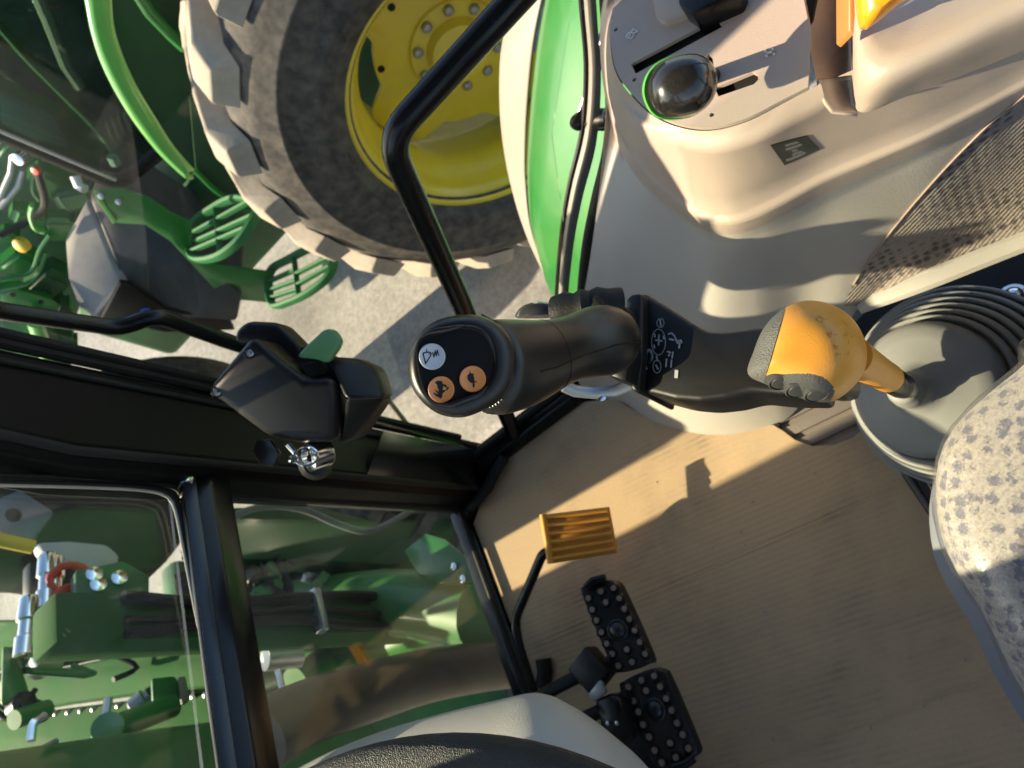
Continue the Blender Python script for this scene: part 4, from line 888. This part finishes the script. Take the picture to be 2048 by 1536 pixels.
for v in cf.verts:
    k = mnoise.noise(v.co * 22) * .5 + mnoise.noise(v.co * 60) * .25
    v.co += v.normal * (.0035 + .004 * k)
obj('plastic_cover', cf, FILM, seat, autos=False, label='crinkled clear plastic film over the cushion')
pan = [[Vector((sc_.x + (p.x - sc_.x) * s, sc_.y + (p.y - sc_.y) * s + dy, z)) for p in sring] for s, z, dy in ((.7, .12, -.02), (.86, .2, -.01), (.97, .27, .012), (1.0, .30, .022), (1.0, .325, .022), (.96, .335, .01), (.9, .35, 0))]
obj('seat_pan', loft(pan), mat('blue grey plastic', (.17, .18, .21), .45), seat)
# ================================================================== own rear fender outside the glass
fen = thing('rear_fender', 'glossy green curved rear fender with cream outer edge outside the glass', 'fender', (.95, .1, -.2))
E1 = [XX(*p, 1.06) for p in ((1075, -140), (1030, -20), (1000, 70), (992, 150), (997, 260), (1018, 370), (1055, 480), (1112, 592), (1180, 700))]
E2 = [XX(*p, .975) for p in ((1120, -140), (1092, -20), (1074, 70), (1064, 150), (1055, 260), (1053, 370), (1068, 480), (1118, 592), (1185, 700))]
EM = [XX(*p, .885) for p in ((1170, -140), (1150, -20), (1138, 70), (1124, 150), (1106, 260), (1092, 370), (1090, 480), (1112, 592), (1170, 700))]
E3 = [XX(*p, .80) for p in ((1225, -140), (1212, -20), (1212, 70), (1206, 150), (1180, 260), (1152, 370), (1134, 480), (1132, 592), (1150, 700))]
e1, e2, em, e3 = (catmull(e, 50) for e in (E1, E2, EM, E3))
lift = Vector((0, .006, .012))
obj('fender_skin', loft([e2, [a.lerp(b, .5) + lift for a, b in zip(e2, em)], [p + lift * 1.2 for p in em], [a.lerp(b, .5) + lift * .6 for a, b in zip(em, e3)], e3, [p + Vector((-.07, 0, -.02)) for p in e3]], False), GREEN, fen, autos=False, sub=1, solid=.004)
obj('fender_edge', loft([[p + Vector((.01, -.005, -.07)) for p in e1], [p + Vector((.006, 0, -.02)) for p in e1], e1, [a.lerp(b, .5) + lift * .5 for a, b in zip(e1, e2)], [p + Vector((.002, 0, .001)) for p in e2]], False), BEIGE_E, fen, autos=False, sub=1, solid=.004)

# ================================================================== the neighbouring green tractor
nb = thing('green_tractor', 'green tractor with yellow rear wheel rim and green steps parked alongside', 'tractor', (2.9, 1.2, GZ))
WC = Vector((0, .385, -.325)); RT = .86
def wl(x, r, a): return Vector((x, WC.y + r * math.cos(a), WC.z + r * math.sin(a)))
def wheel_lathe(prof, n=72): return loft([[wl(x, r, 2 * math.pi * k / n) for k in range(n)] for r, x in prof], True, (False, False))
X0 = 1.95
tyre = obj('tyre', wheel_lathe([(.425, X0 + .01), (.45, X0 - .015), (.485, X0 - .030), (.490, X0 - .036), (.497, X0 - .033), (.52, X0 - .040), (.525, X0 - .044), (.532, X0 - .041), (.58, X0 - .045), (.64, X0 - .039), (.645, X0 - .043), (.652, X0 - .038), (.70, X0 - .02), (.73, X0 - .005), (.775, X0 + .045), (.79, X0 + .10), (.80, X0 + .22), (.79, X0 + .36), (.775, X0 + .42), (.70, X0 + .47), (.55, X0 + .48), (.43, X0 + .44)]), RUBBER, nb, autos=False)
def lug_mesh(sgn):
    bm = bmesh.new(); rs = []
    for i in range(7):
        s = i / 6
        x = X0 - .005 + s * .26 if sgn < 0 else X0 + .445 - s * .26
        ang = s * .30
        top = RT if 0 < i < 6 else RT - .02
        if i == 0: top = .815
        hw = (.060 - .022 * s) ; lo = .74 if i == 0 else .775
        if i == 1: x = X0 + .045 if sgn < 0 else X0 + .395
        a0, a1 = ang - hw / RT, ang + hw / RT
        b0, b1 = ang - (hw + .012) / RT, ang + (hw + .012) / RT
        rs.append([wl(x, lo, b0), wl(x, top - .008, a0), wl(x, top, a0 + .01), wl(x, top, a1 - .01), wl(x, top - .008, a1), wl(x, lo, b1)])
    loft(rs, True, (True, True), bm)
    for v in bm.verts: v.co += Vector((random.uniform(-1, 1), random.uniform(-1, 1), random.uniform(-1, 1))) * .0035
    return bm
for sgn, ph in ((-1, 0.0), (1, .157)):
    first = None
    for k in range(20):
        a = ph + 2 * math.pi * k / 20
        if first is None: first = obj('lug', lug_mesh(sgn), LUGM, tyre, bev=.012); o = first
        else: o = first.copy(); COL.objects.link(o); o.parent = tyre
        Tm = Matrix.Translation(WC) @ Matrix.Rotation(a, 4, 'X') @ Matrix.Translation(-WC)
        o.matrix_basis = Tm
rim = obj('rim', wheel_lathe([(.432, X0 + .0), (.447, X0 - .012), (.452, X0 - .002), (.44, X0 + .012), (.415, X0 + .022), (.405, X0 + .05), (.395, X0 + .11), (.375, X0 + .125), (.37, X0 + .2), (.39, X0 + .26), (.40, X0 + .42), (.43, X0 + .44)]), YELLOW, nb, autos=False)
XD = X0 + .27
dk = bmesh.new(); pts = []
for k in range(96):
    a = 2 * math.pi * k / 96; c_ = math.cos(4 * a + .5)
    pts.append(wl(XD, .335 + .05 * max(-.9, min(1, c_ * 2.2)), a))
disc = obj('rim_disc', prism(pts, (.02, 0, 0), bev=.004), YELLOW, nb)
obj('hub', loft([[wl(x, r, 2 * math.pi * k / 40) for k in range(40)] for r, x in ((.17, XD + .001), (.165, XD - .012), (.115, XD - .018), (.10, XD - .05), (.06, XD - .06), (.005, XD - .062))], True, (False, True)), YELLOW, rim)
for k in range(10):
    a = 2 * math.pi * k / 10 + .2
    obj('wheel_bolt', lathe([(.018, 0), (.018, .012), (.013, .018), (.004, .02)], frame((-1, 0, 0), wl(XD - .012, .142, a)), 10), STEEL, rim)
for a in (R(35), R(80), R(125), R(170), R(-10)):
    obj('disc_hole', lathe([(.013, 0), (.013, .0015)], frame((-1, 0, 0), wl(XD - .001, .27, a)), 12), VOID, rim)
# fender strip and wheel-arch wall
f1 = catmull([XX(*p, 2.12) for p in ((148, -60), (165, 0), (178, 60), (198, 125), (230, 190), (268, 250), (318, 310), (376, 362))], 40)
f2 = catmull([XX(*p, 2.10) for p in ((190, -60), (197, 0), (204, 55), (222, 112), (250, 172), (286, 232), (332, 298), (379, 348))], 40)
f2 = [b + (b - a) * .25 for a, b in zip(f1, f2)]
fd = obj('fender', loft([[p + Vector((.03, 0, -.03)) for p in f1], f1, [a.lerp(b, .5) + Vector((-.012, .008, .014)) for a, b in zip(f1, f2)], f2, [p + Vector((.03, 0, -.03)) for p in f2]], False), mat('brightened green', (.13, .44, .08), .3, coat=.6), nb, autos=False, sub=1, solid=.006)  # sunlit highlight on the fender lip put into a lighter green
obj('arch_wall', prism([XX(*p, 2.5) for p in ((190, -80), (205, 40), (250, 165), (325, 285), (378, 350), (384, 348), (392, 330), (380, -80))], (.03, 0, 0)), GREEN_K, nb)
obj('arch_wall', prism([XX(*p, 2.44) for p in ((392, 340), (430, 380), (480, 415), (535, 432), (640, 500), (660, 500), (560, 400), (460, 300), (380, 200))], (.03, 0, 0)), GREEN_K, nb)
obj('arch_edge', tube(catmull([XX(*p, 2.43) for p in ((390, 340), (428, 378), (480, 412), (536, 434), (600, 470), (655, 505))], 24), .012, 8), GREEN, nb)
obj('green_bar', tube([XX(265, -30, 2.46), XX(300, 25, 2.46), XX(345, 72, 2.46), XX(370, 95, 2.46)], .02, 10), GREEN, nb)
# steps
GREEN_S = mat('matt step green', (.02, .15, .045), .6, spec=.25)
def step(outline, z, bars, name='step'):
    f = catmull([Z(x, y, z) for x, y in outline], 40, True); f.append(f[0])
    o = obj(name, tube(f, .014, 8, flat=1.6, caps=False), GREEN_S, nb)
    for a, b in bars: obj('step_bar', tube([Z(*a, z), Z(*b, z)], .009, 8, flat=1.6), GREEN_S, o)
step([(386, 450), (425, 418), (470, 396), (508, 404), (514, 424), (478, 482), (430, 515), (384, 512)], -.14, [((432, 412), (440, 505)), ((386, 466), (500, 402)), ((384, 486), (508, 430)), ((384, 502), (500, 452))])
step([(540, 545), (575, 520), (630, 494), (664, 505), (662, 545), (625, 580), (580, 603), (544, 608)], -.50, [((588, 516), (598, 592)), ((540, 562), (590, 540)), ((540, 580), (594, 560)), ((540, 596), (596, 578)), ((592, 548), (655, 516)), ((594, 570), (660, 532))])
obj('step_plate', prism([XX(*p, 2.34) for p in ((196, 382), (240, 378), (288, 393), (300, 398), (345, 428), (384, 446), (384, 512), (430, 530), (542, 545), (542, 606), (480, 600), (430, 580), (340, 482), (290, 450), (232, 446))], (.012, 0, 0), bev=.003), GREEN, nb)
obj('plate_flange', prism([XX(*p, 2.33) for p in ((194, 400), (202, 398), (234, 444), (226, 448))], (.05, 0, .01), bev=.002), mat('brightened green', (.085, .36, .06)), nb)
for x, y in ((203, 391), (238, 402)): obj('bolt', lathe([(.012, 0), (.012, .008), (.004, .01)], frame((-1, 0, .4), XX(x, y, 2.335)), 8), STEEL, nb)
# fuel tank
tk = obj('fuel_tank', prism([XX(*p) for p in ((176, 396, 2.62), (240, 384, 2.55), (300, 440, 2.46), (375, 482, 2.42), (430, 545, 2.36), (484, 592, 2.30), (474, 645, 2.30), (400, 640, 2.30), (332, 642, 2.30), (244, 562, 2.36))], (.35, -.02, -.06), bev=.02), TANKM, nb)
obj('tank_lit_face', prism([XX(*p) for p in ((128, 482, 2.62), (172, 398, 2.64), (244, 562, 2.36), (238, 575, 2.345), (190, 641, 2.33), (150, 610, 2.36), (140, 560, 2.45))], (.2, -.12, -.2), bev=.015), mat('sunlit tank grey', (.20, .19, .185), .6, dust=(.4, .37, .32), damt=.5), nb)  # front of the black tank, sunlight put into its grey colour
obj('tank_bracket', prism([XX(*p, 2.31) for p in ((240, 568), (262, 572), (330, 618), (460, 640), (470, 660), (330, 665), (262, 650), (200, 642))], (.03, 0, 0), bev=.004), BLK, nb)
obj('drain_plug', lathe([(.02, 0), (.02, .02), (.008, .03)], frame((-1, .3, 0), XX(292, 618, 2.32)), 12), mat('blue cap', (.05, .15, .5), .4), nb)
# door of the neighbour's cab
gd = obj('door_frame', tube([XX(-80, 232, 2.42), XX(0, 268, 2.42), XX(238, 369, 2.42), XX(318, 305, 2.44)], .028, 10, rad=.06, flat=.7), BLKG, nb)
obj('door_edge', tube([XX(-80, 226, 2.40), XX(0, 262, 2.40), XX(232, 360, 2.40)], .006, 8), SILVER, nb)
obj('door_glass', prism([XX(*p, 2.45) for p in ((-80, -80), (-80, 235), (0, 268), (238, 366), (318, 305), (240, 180), (180, -80))], (.006, 0, 0)), GLASS_N, nb, smooth=False)
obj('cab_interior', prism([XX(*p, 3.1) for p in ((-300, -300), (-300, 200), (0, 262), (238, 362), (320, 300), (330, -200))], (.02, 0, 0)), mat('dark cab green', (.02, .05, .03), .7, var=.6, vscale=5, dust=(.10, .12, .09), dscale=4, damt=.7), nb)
obj('cab_rail', tube([XX(-10, 40, 2.6), XX(60, 120, 2.6), XX(190, 250, 2.6), XX(228, 300, 2.58), XX(235, 325, 2.58)], .016, 10, rad=.04), GREEN_C, nb)
obj('rail_foot', tube([XX(224, 312, 2.55), XX(232, 328, 2.55)], .02, 8), WINK, nb)
for k in range(6):
    x = 200 + 12 * k; obj('slat', tube([XX(x, 232 - 6 * k + 20, 2.9), XX(x + 14, 290 - 7 * k, 2.9)], .012, 6, flat=.4), mat('pale slat', (.5, .44, .27), .6), nb)
obj('seat_side', prism([XX(*p, 2.95) for p in ((0, 190), (110, 240), (150, 305), (60, 280), (0, 250))], (.05, 0, 0), bev=.02), mat('pale green grey', (.22, .28, .22), .6), nb)
obj('cab_post', tube([XX(60, -40, 2.9), XX(95, 40, 2.9), XX(130, 130, 2.9), XX(160, 175, 2.9)], .02, 8), BEIGE, nb)
# engine side of the neighbour: castings, pipes, caps
eng = obj('engine_side', prism([XX(*p, 2.95) for p in ((-300, 120), (0, 290), (160, 370), (240, 380), (200, 500), (150, 640), (140, 760), (-300, 760))], (.3, 0, 0)), GREEN_C, nb)
rnd = random.Random(3)
def casting(px, py, x, r, mt=GREEN_C):
    M = Matrix.Translation(XX(px, py, x)) @ Matrix.Rotation(rnd.random() * 3, 4, 'X') @ Matrix.Diagonal((r * .8, r * rnd.uniform(.7, 1.4), r * rnd.uniform(.6, 1.1), 1))
    bm = bmesh.new(); bmesh.ops.create_cube(bm, size=2); bmesh.ops.bevel(bm, geom=bm.edges[:], offset=.35, segments=3, affect='EDGES'); bmesh.ops.transform(bm, matrix=M, verts=bm.verts)
    return obj('casting', bm, mt, eng)
for px, py, x, r in ((30, 300, 2.8, .06), (100, 360, 2.8, .07), (150, 390, 2.75, .055), (60, 430, 2.8, .06), (120, 450, 2.8, .06), (40, 520, 2.75, .06), (95, 560, 2.8, .08), (20, 600, 2.7, .07), (110, 620, 2.75, .07), (15, 470, 2.8, .05), (70, 600, 2.7, .05), (50, 670, 2.7, .06), (120, 690, 2.75, .07)): casting(px, py, x, r, GREEN_C if rnd.random() < .6 else GREEN)
for a in ([(0, 395), (22, 345), (26, 310)], [(0, 415), (36, 372), (46, 340)]): obj('pipe', tube([XX(*p, 2.62) for p in a], .012, 10), SILVER, eng)
for a in ([(0, 560), (60, 545), (80, 500), (100, 470)], [(0, 580), (66, 560), (92, 505)], [(70, 330), (66, 380), (80, 400)]): obj('pipe', tube(catmull([XX(*p, 2.62) for p in a], 14), .009, 8), GREEN, eng)
obj('hose', tube(catmull([XX(*p, 2.6) for p in ((0, 470), (30, 455), (60, 440), (90, 410), (75, 345))], 16), .014, 8), BLKR, eng)
obj('elbow', tube([XX(150, 352, 2.58), XX(158, 372, 2.56), XX(170, 378, 2.54)], .018, 10), WINK, eng)
obj('filler_cap', lathe([(.03, 0), (.03, .025), (.022, .032), (.005, .034)], frame((-1, .3, .6), XX(48, 486, 2.6)), 20), YCAP, eng)
obj('silver_cap', lathe([(.022, 0), (.022, .03), (.006, .034)], frame((-1, .3, .6), XX(46, 312, 2.6)), 16), CHROME, eng)
obj('red_cap', lathe([(.015, 0), (.015, .02), (.004, .022)], frame((-1, .3, .6), XX(76, 338, 2.6)), 12), RED, eng)
obj('bright_bracket', tube(catmull([XX(*p, 2.55) for p in ((64, 410), (60, 430), (70, 455), (90, 462))], 12), .018, 8, flat=.5), mat('brightened green', (.085, .36, .06)), eng)
pl2 = obj('mount_plate', prism([XX(*p, 2.5) for p in ((0, 588), (30, 580), (100, 600), (118, 615), (110, 630), (0, 610))], (.012, 0, -.01), bev=.003), GREEN, nb)
for x, y in ((26, 590), (82, 604)): obj('plate_hole', lathe([(.01, 0), (.01, .002)], frame((-1, 0, .3), XX(x, y, 2.498)), 12), VOID, pl2)
obj('front_beam', prism([XX(*p, 2.45) for p in ((0, 640), (60, 650), (95, 700), (140, 735), (80, 735), (0, 690))], (.1, 0, -.05), bev=.01), GREEN_C, nb)
obj('front_beam', tube([XX(70, 645, 2.42), XX(95, 715, 2.42)], .03, 10), mat('brightened green', (.085, .36, .06)), nb)
obj('chassis', box((3.1, .9, -.45), (.7, 3.6, .5), bev=.05), GREEN_C, nb)
obj('cab_body', box((3.5, .4, .7), (.9, 1.6, 1.2), bev=.08), BLKG, nb)
obj('hood', box((3.35, 2.7, .25), (.75, 1.8, .7), bev=.12), GREEN, nb)

# ================================================================== own tractor front seen through the front windows
own = thing('own_tractor_front', 'green own tractor front with loader frame, front wheel and hood beyond the front windows', 'tractor front', (.6, 1.8, GZ))
FW = Vector((0, 1.86, -.66)); FR = .54
def fl(x, r, a): return Vector((x, FW.y + r * math.cos(a), FW.z + r * math.sin(a)))
fx = .80
ft = obj('front_tyre', loft([[fl(x, r, 2 * math.pi * k / 48) for k in range(48)] for r, x in ((.28, fx + .02), (.36, fx - .02), (.45, fx), (.50, fx + .05), (.51, fx + .2), (.50, fx + .34), (.44, fx + .38), (.3, fx + .36))], True, (False, False)), RUBBER, own)
flm = None
for k in range(32):
    a = 2 * math.pi * (k // 2) / 16 + (.19 if k % 2 else 0); s = k % 2
    xs = (fx + .02, fx + .21) if s == 0 else (fx + .37, fx + .18)
    rs = [[fl(xs[0] + (xs[1] - xs[0]) * t, .48, a + t * .35 - .07), fl(xs[0] + (xs[1] - xs[0]) * t, FR, a + t * .35 - .05), fl(xs[0] + (xs[1] - xs[0]) * t, FR, a + t * .35 + .05), fl(xs[0] + (xs[1] - xs[0]) * t, .48, a + t * .35 + .07)] for t in (0, .33, .66, 1)]
    obj('lug', loft(rs), RUBBER, ft)
obj('front_rim', loft([[fl(x, r, 2 * math.pi * k / 40) for k in range(40)] for r, x in ((.285, fx + .03), (.30, fx + .01), (.26, fx + .05), (.25, fx + .15), (.1, fx + .17), (.01, fx + .17))], True, (False, True)), YELLOW, own)
def yslab(px, y, th, name, mt, bev=.008): return obj(name, prism([YY(a, b, y) for a, b in px], (0, th, -.01), bev=bev), mt, own)
def zslab(px, z, th, name, mt, bev=.01): return obj(name, prism([Z(a, b, z) for a, b in px], (0, .01, -th), bev=bev), mt, own)
# loader mast with bolts, boom beams
mast = yslab([(150, 1140), (245, 1120), (300, 1150), (300, 1215), (240, 1240), (150, 1236)], 1.75, .05, 'mast_plate', GREEN_C)
for x, y in ((196, 1170), (238, 1157), (188, 1150)): obj('mast_bolt', lathe([(.02, 0), (.02, .008), (.008, .012)], frame((0, -1, .3), YY(x, y, 1.748)), 12), CHROME, mast)
# own engine hood: side panel, vents, and the fittings bolted to it
hx = .452
hood = obj('engine_hood', loft([[Vector((x, y, z)) for x, z in ((hx - .10, -.28), (hx - .02, -.22), (hx, -.1), (hx + .004, .3), (hx - .002, .80), (hx - .02, .90), (hx - .07, .94), (0, .95), (-hx + .1, .94), (-hx, .8), (-hx, -.1), (-hx + .1, -.28))] for y in (1.45, 1.47, 1.8, 2.2, 2.8)]), GREEN_D, own, bev=.01)
def hp_(px, th, name, mt, bev=.004, x=hx + .006): return obj(name, prism([XX(a, b, x) for a, b in px], (th, 0, 0), bev=bev), mt, hood)
zslab([(-60, 1240), (160, 1238), (420, 1210), (445, 1260), (300, 1290), (100, 1330), (-60, 1345)], 0.02, .08, 'boom_beam', GREEN_H, .02)
zslab([(-60, 1350), (120, 1335), (330, 1290), (455, 1300), (470, 1370), (300, 1385), (120, 1410), (-60, 1440)], -0.06, .08, 'boom_beam', GREEN_H, .02)
ss = zslab([(-60, 1450), (100, 1420), (300, 1395), (475, 1380), (520, 1560), (-60, 1560)], -0.12, .08, 'side_shield', GREEN_H, .02)
for k in range(14): obj('rivet', lathe([(.009, 0), (.007, .004), (.001, .006)], frame((0, 0, 1), Z(110 + k * 25, 1428 - k * 3.2, -.118)), 8), STEEL, ss)
yslab([(60, 1318), (200, 1296), (330, 1268), (440, 1258), (440, 1276), (300, 1292), (90, 1335)], 2.010, .03, 'black_hose_guard', BLKR)
yslab([(4, 1290), (30, 1292), (60, 1390), (90, 1400), (0, 1410)], 1.900, .02, 'gusset', GREEN)
yslab([(302, 1355), (350, 1350), (372, 1390), (305, 1420)], 1.870, .02, 'gusset', GREEN)
yslab([(355, 1352), (372, 1350), (380, 1400), (362, 1410)], 1.850, .02, 'tan_block', BROWN)
obj('cylinder', tube([YY(28, 1440, 1.850), YY(95, 1418, 1.870)], .022, 12), GREEN, own)
obj('cylinder', tube([YY(215, 1460, 1.810), YY(345, 1412, 1.850)], .03, 12), GREEN, own)
obj('cylinder_end', lathe([(.035, 0), (.035, .03), (.012, .034)], frame((0, -1, .5), YY(215, 1462, 1.800)), 14), GREEN, own)
obj('bent_tube', tube([YY(62, 1482, 1.800), YY(66, 1445, 1.800), YY(92, 1432, 1.800)], .010, 8, rad=.03), CHROME, own)
obj('shield_edge', tube([YY(-40, 1560, 1.850), YY(60, 1510, 1.850), YY(110, 1485, 1.850)], .018, 8, flat=.5), SILVER, own)
yslab([(110, 1485), (170, 1505), (440, 1460), (500, 1560), (60, 1560)], 1.890, .02, 'dark_opening', BLKR)
for x, y, r in ((190, 1500, .018), (285, 1500, .015), (330, 1520, .018), (395, 1480, .010), (240, 1528, .014)): obj('cap', lathe([(r, 0), (r * .9, .02), (.004, .026)], frame((-.2, -1, .7), YY(x, y, 1.870)), 14), STEEL, own)
obj('shade_post', box((.590, 1.28, .0), (.095, .09, 1.18), bev=.012), GREEN_H, own)  # added post, placed to shade the floor right of the sun band
for k, (x0, r) in enumerate(((.56, .010), (.585, .008), (.62, .012))):
    obj('hose', tube(catmull([Vector((x0 + .012 * math.sin(z * 9 + k), 1.222, z)) for z in (-.5, -.3, -.1, .1, .3, .48)], 30), r, 8), BLKR, own)
for z in (-.2, .05, .3): obj('hose_clamp', box((.59, 1.218, z), (.10, .03, .018), bev=.003), STEEL, own)
# dark wheel mass, grey guard and couplers at the upper left
yslab([(-80, 955), (370, 975), (385, 1060), (330, 1130), (180, 1140), (60, 1120), (-80, 1110)], 2.2, .25, 'dark_guard', BLKR, .05)
gl = yslab([(-40, 1010), (40, 978), (108, 1022), (66, 1078), (-40, 1060)], 2.05, .03, 'blue_grey_plate', mat('blue grey paint', (.10, .13, .19), .4)); obj('plate_hole', lathe([(.022, 0), (.022, .002)], frame((0, -1, 0), YY(27, 1030, 2.048)), 14), VOID, gl)
obj('guard_tube', tube([YY(-60, 1062, 2.0), YY(0, 1080, 2.0), YY(66, 1094, 2.0)], .02, 10), YCAP, own)
yslab([(68, 1080), (140, 1078), (215, 1085), (245, 1110), (230, 1140), (170, 1146), (100, 1125)], 1.95, .06, 'light_guard', mat('pale dusty guard', (.42, .42, .42), .5), .02)
for k, (x, y0, y1) in enumerate(((96, 1110, 1190), (110, 1115, 1228), (60, 1195, 1232))):
    obj('coupler', lathe([(.020, 0), (.024, .01), (.024, .06), (.018, .065), (.018, .10), (.023, .105), (.023, .15), (.015, .155)], frame(YY(x - 4, y1, 1.9) - YY(x, y0, 1.9), YY(x, y0, 1.85)), 16), CHROME, own)
for x, y in ((140, 1158), (148, 1200)):
    M = frame((-.3, -1, .2), YY(x, y, 1.82)); obj('red_ring', tube([M @ Vector((.036 * math.cos(t * .314), .045 * math.sin(t * .314), 0)) for t in range(21)], .010, 8), RED, own)
obj('coupler_block', box(YY(100, 1165, 1.95), (.10, .05, .12), bev=.01), BLK, own)
# through the lower window
obj('hose', tube(catmull([YY(*p, 1.05) for p in ((455, 1060), (475, 1030), (540, 1012), (610, 1020), (680, 1050), (740, 1062), (800, 1035), (850, 1000))], 40), .008, 8), mat('grey hose', (.16, .16, .16), .45), own)
yslab([(450, 1010), (620, 1005), (760, 1040), (900, 1030), (930, 1110), (780, 1130), (600, 1120), (460, 1120)], 1.35, .08, 'dark_panel', GREEN_K, .02)
obj('casting_arch', tube(catmull([Z(*p, -.22) for p in ((430, 1270), (520, 1235), (640, 1215), (780, 1205), (900, 1215), (960, 1225))], 24), .085, 16), GREEN_D, own)
obj('loader_tube', tube(catmull([Z(*p, -.33) for p in ((480, 1365), (560, 1335), (680, 1310), (780, 1290), (850, 1262), (900, 1240))], 24), .055, 14), GREEN, own)
obj('loader_tube', tube(catmull([Z(*p, -.42) for p in ((640, 1390), (740, 1360), (860, 1310), (960, 1290))], 20), .05, 14), GREEN, own)
zslab([(470, 1130), (640, 1122), (800, 1140), (905, 1155), (900, 1195), (700, 1185), (480, 1200)], -.35, .1, 'dusty_ledge', mat('dusty brown metal', (.14, .12, .09), .7, var=.5, vscale=20))
obj('lit_bracket', prism([Z(x, y, -.12) for x, y in ((808, 1100), (850, 1066), (890, 1078), (950, 1130), (955, 1168), (880, 1168), (838, 1152))], (0, .01, -.02), bev=.004), GREEN, own)
for x, y in ((910, 1133), (928, 1158)): obj('bracket_bolt', lathe([(.009, 0), (.009, .006), (.003, .008)], frame((0, 0, 1), Z(x, y, -.119)), 10), CHROME, own)
obj('arch_tube', tube(catmull([YY(*p, 1.6) for p in ((515, 1310), (560, 1275), (640, 1262), (680, 1285), (640, 1330), (590, 1365))], 24), .042, 12), GREEN, own)
for a, b in (((530, 1282), (650, 1270)), ((530, 1318), (600, 1312))): obj('steel_cylinder', tube([YY(*a, 1.55), YY(*b, 1.53)], .030, 12), STEEL, own)
obj('steel_rod', tube([YY(556, 1340, 1.08), YY(572, 1410, 1.08)], .006, 8), CHROME, own)
oa = obj('orange_marker', prism([YY(*p, 1.45) for p in ((680, 1258), (708, 1266), (738, 1318), (752, 1320), (740, 1345), (710, 1370), (724, 1335), (716, 1318))], (0, .01, 0), bev=.002), mat('orange strip', (.75, .25, .02), .5), own)
obj('green_cover', prism([Z(x, y, -.30) for x, y in ((700, 1290), (770, 1262), (830, 1250), (850, 1300), (780, 1330), (715, 1335))], (0, .02, -.04), bev=.01), GREEN, own)
obj('exhaust_pipe', tube(catmull([YY(*p, 1.0) for p in ((520, 1480), (600, 1430), (720, 1390), (860, 1350), (1000, 1330), (1080, 1330))], 24), .052, 16), mat('brown dusty pipe', (.09, .065, .05), .45, metal=.3, dust=(.16, .13, .1), damt=.6), own)
# mirror or lamp housing outside the corner post
lamp = thing('lamp_housing', 'small black lamp housing outside the corner post', 'lamp', D(300, 770, 1.2))
obj('housing', loft([pxring([(186, 752), (205, 740), (240, 736), (285, 742), (340, 752), (390, 762), (440, 785), (442, 850), (300, 820), (190, 775)], d, 40, s) for d, s in ((1.14, .8), (1.145, .95), (1.155, 1.0), (1.2, .97), (1.22, .85))]), BLK, lamp)
obj('mount_screw', lathe([(.008, 0), (.008, .006), (.003, .008)], frame(-ray(384, 763), D(386, 765, 1.15)), 10), STEEL, lamp)

# neighbour's front wheel, out past the corner post
NF = Vector((0, 2.75, -.66))
def nfl(x, r, a): return Vector((x, NF.y + r * math.cos(a), NF.z + r * math.sin(a)))
nft = obj('tyre', loft([[nfl(x, r, 2 * math.pi * k / 48) for k in range(48)] for r, x in ((.28, 2.12), (.40, 2.05), (.49, 2.08), (.54, 2.14), (.54, 2.30), (.49, 2.38), (.3, 2.38))], True, (False, False)), RUBBER, nb)
obj('rim', loft([[nfl(x, r, 2 * math.pi * k / 40) for k in range(40)] for r, x in ((.285, 2.10), (.30, 2.08), (.26, 2.12), (.24, 2.22), (.02, 2.23))], True, (False, True)), YELLOW, nb)
# dark machinery closing the view beyond the front windows
obj('engine_block', box((.62, 2.0, -.80), (.5, .6, .8), bev=.04), GREEN_C, own)
obj('frame_rail', box((.9, 2.75, -.80), (1.3, .12, .5), bev=.03), GREEN_C, own)
rn = random.Random(11)
def small_part(px, py, y, r):
    p = YY(px, py, y); k = rn.random()
    M = Matrix.Translation(p) @ Matrix.Rotation(rn.random() * 3, 4, 'Y') @ Matrix.Rotation(rn.random() * 3, 4, 'X')
    mt = rn.choice((GREEN_C, GREEN_C, GREEN, BLK, STEEL, GREEN_D))
    if k < .4: bm = lathe([(r * .7, -r), (r, -r * .8), (r, r * .5), (r * .6, r * .6), (r * .6, r), (r * .2, r * 1.05)], M, 12)
    elif k < .75: bm = box((0, 0, 0), (r * 2, r * rn.uniform(.6, 1.6), r * rn.uniform(.8, 2)), bev=r * .2); bmesh.ops.transform(bm, matrix=M, verts=bm.verts)
    else: bm = tube(catmull([p + Vector((rn.uniform(-3, 3) * r, rn.uniform(-1, 1) * r, rn.uniform(-3, 3) * r)) for _ in range(4)], 14), r * .35, 8); mt = rn.choice((BLKR, GREEN, STEEL))
    obj('fitting' if k < .75 else 'hose', bm, mt, own)
for k in range(14): small_part(rn.uniform(470, 800), rn.uniform(1125, 1180), rn.uniform(1.36, 1.42), rn.uniform(.010, .028))
for k in range(22): small_part(rn.uniform(0, 420), rn.uniform(1110, 1520), rn.uniform(1.85, 2.2), rn.uniform(.015, .04))
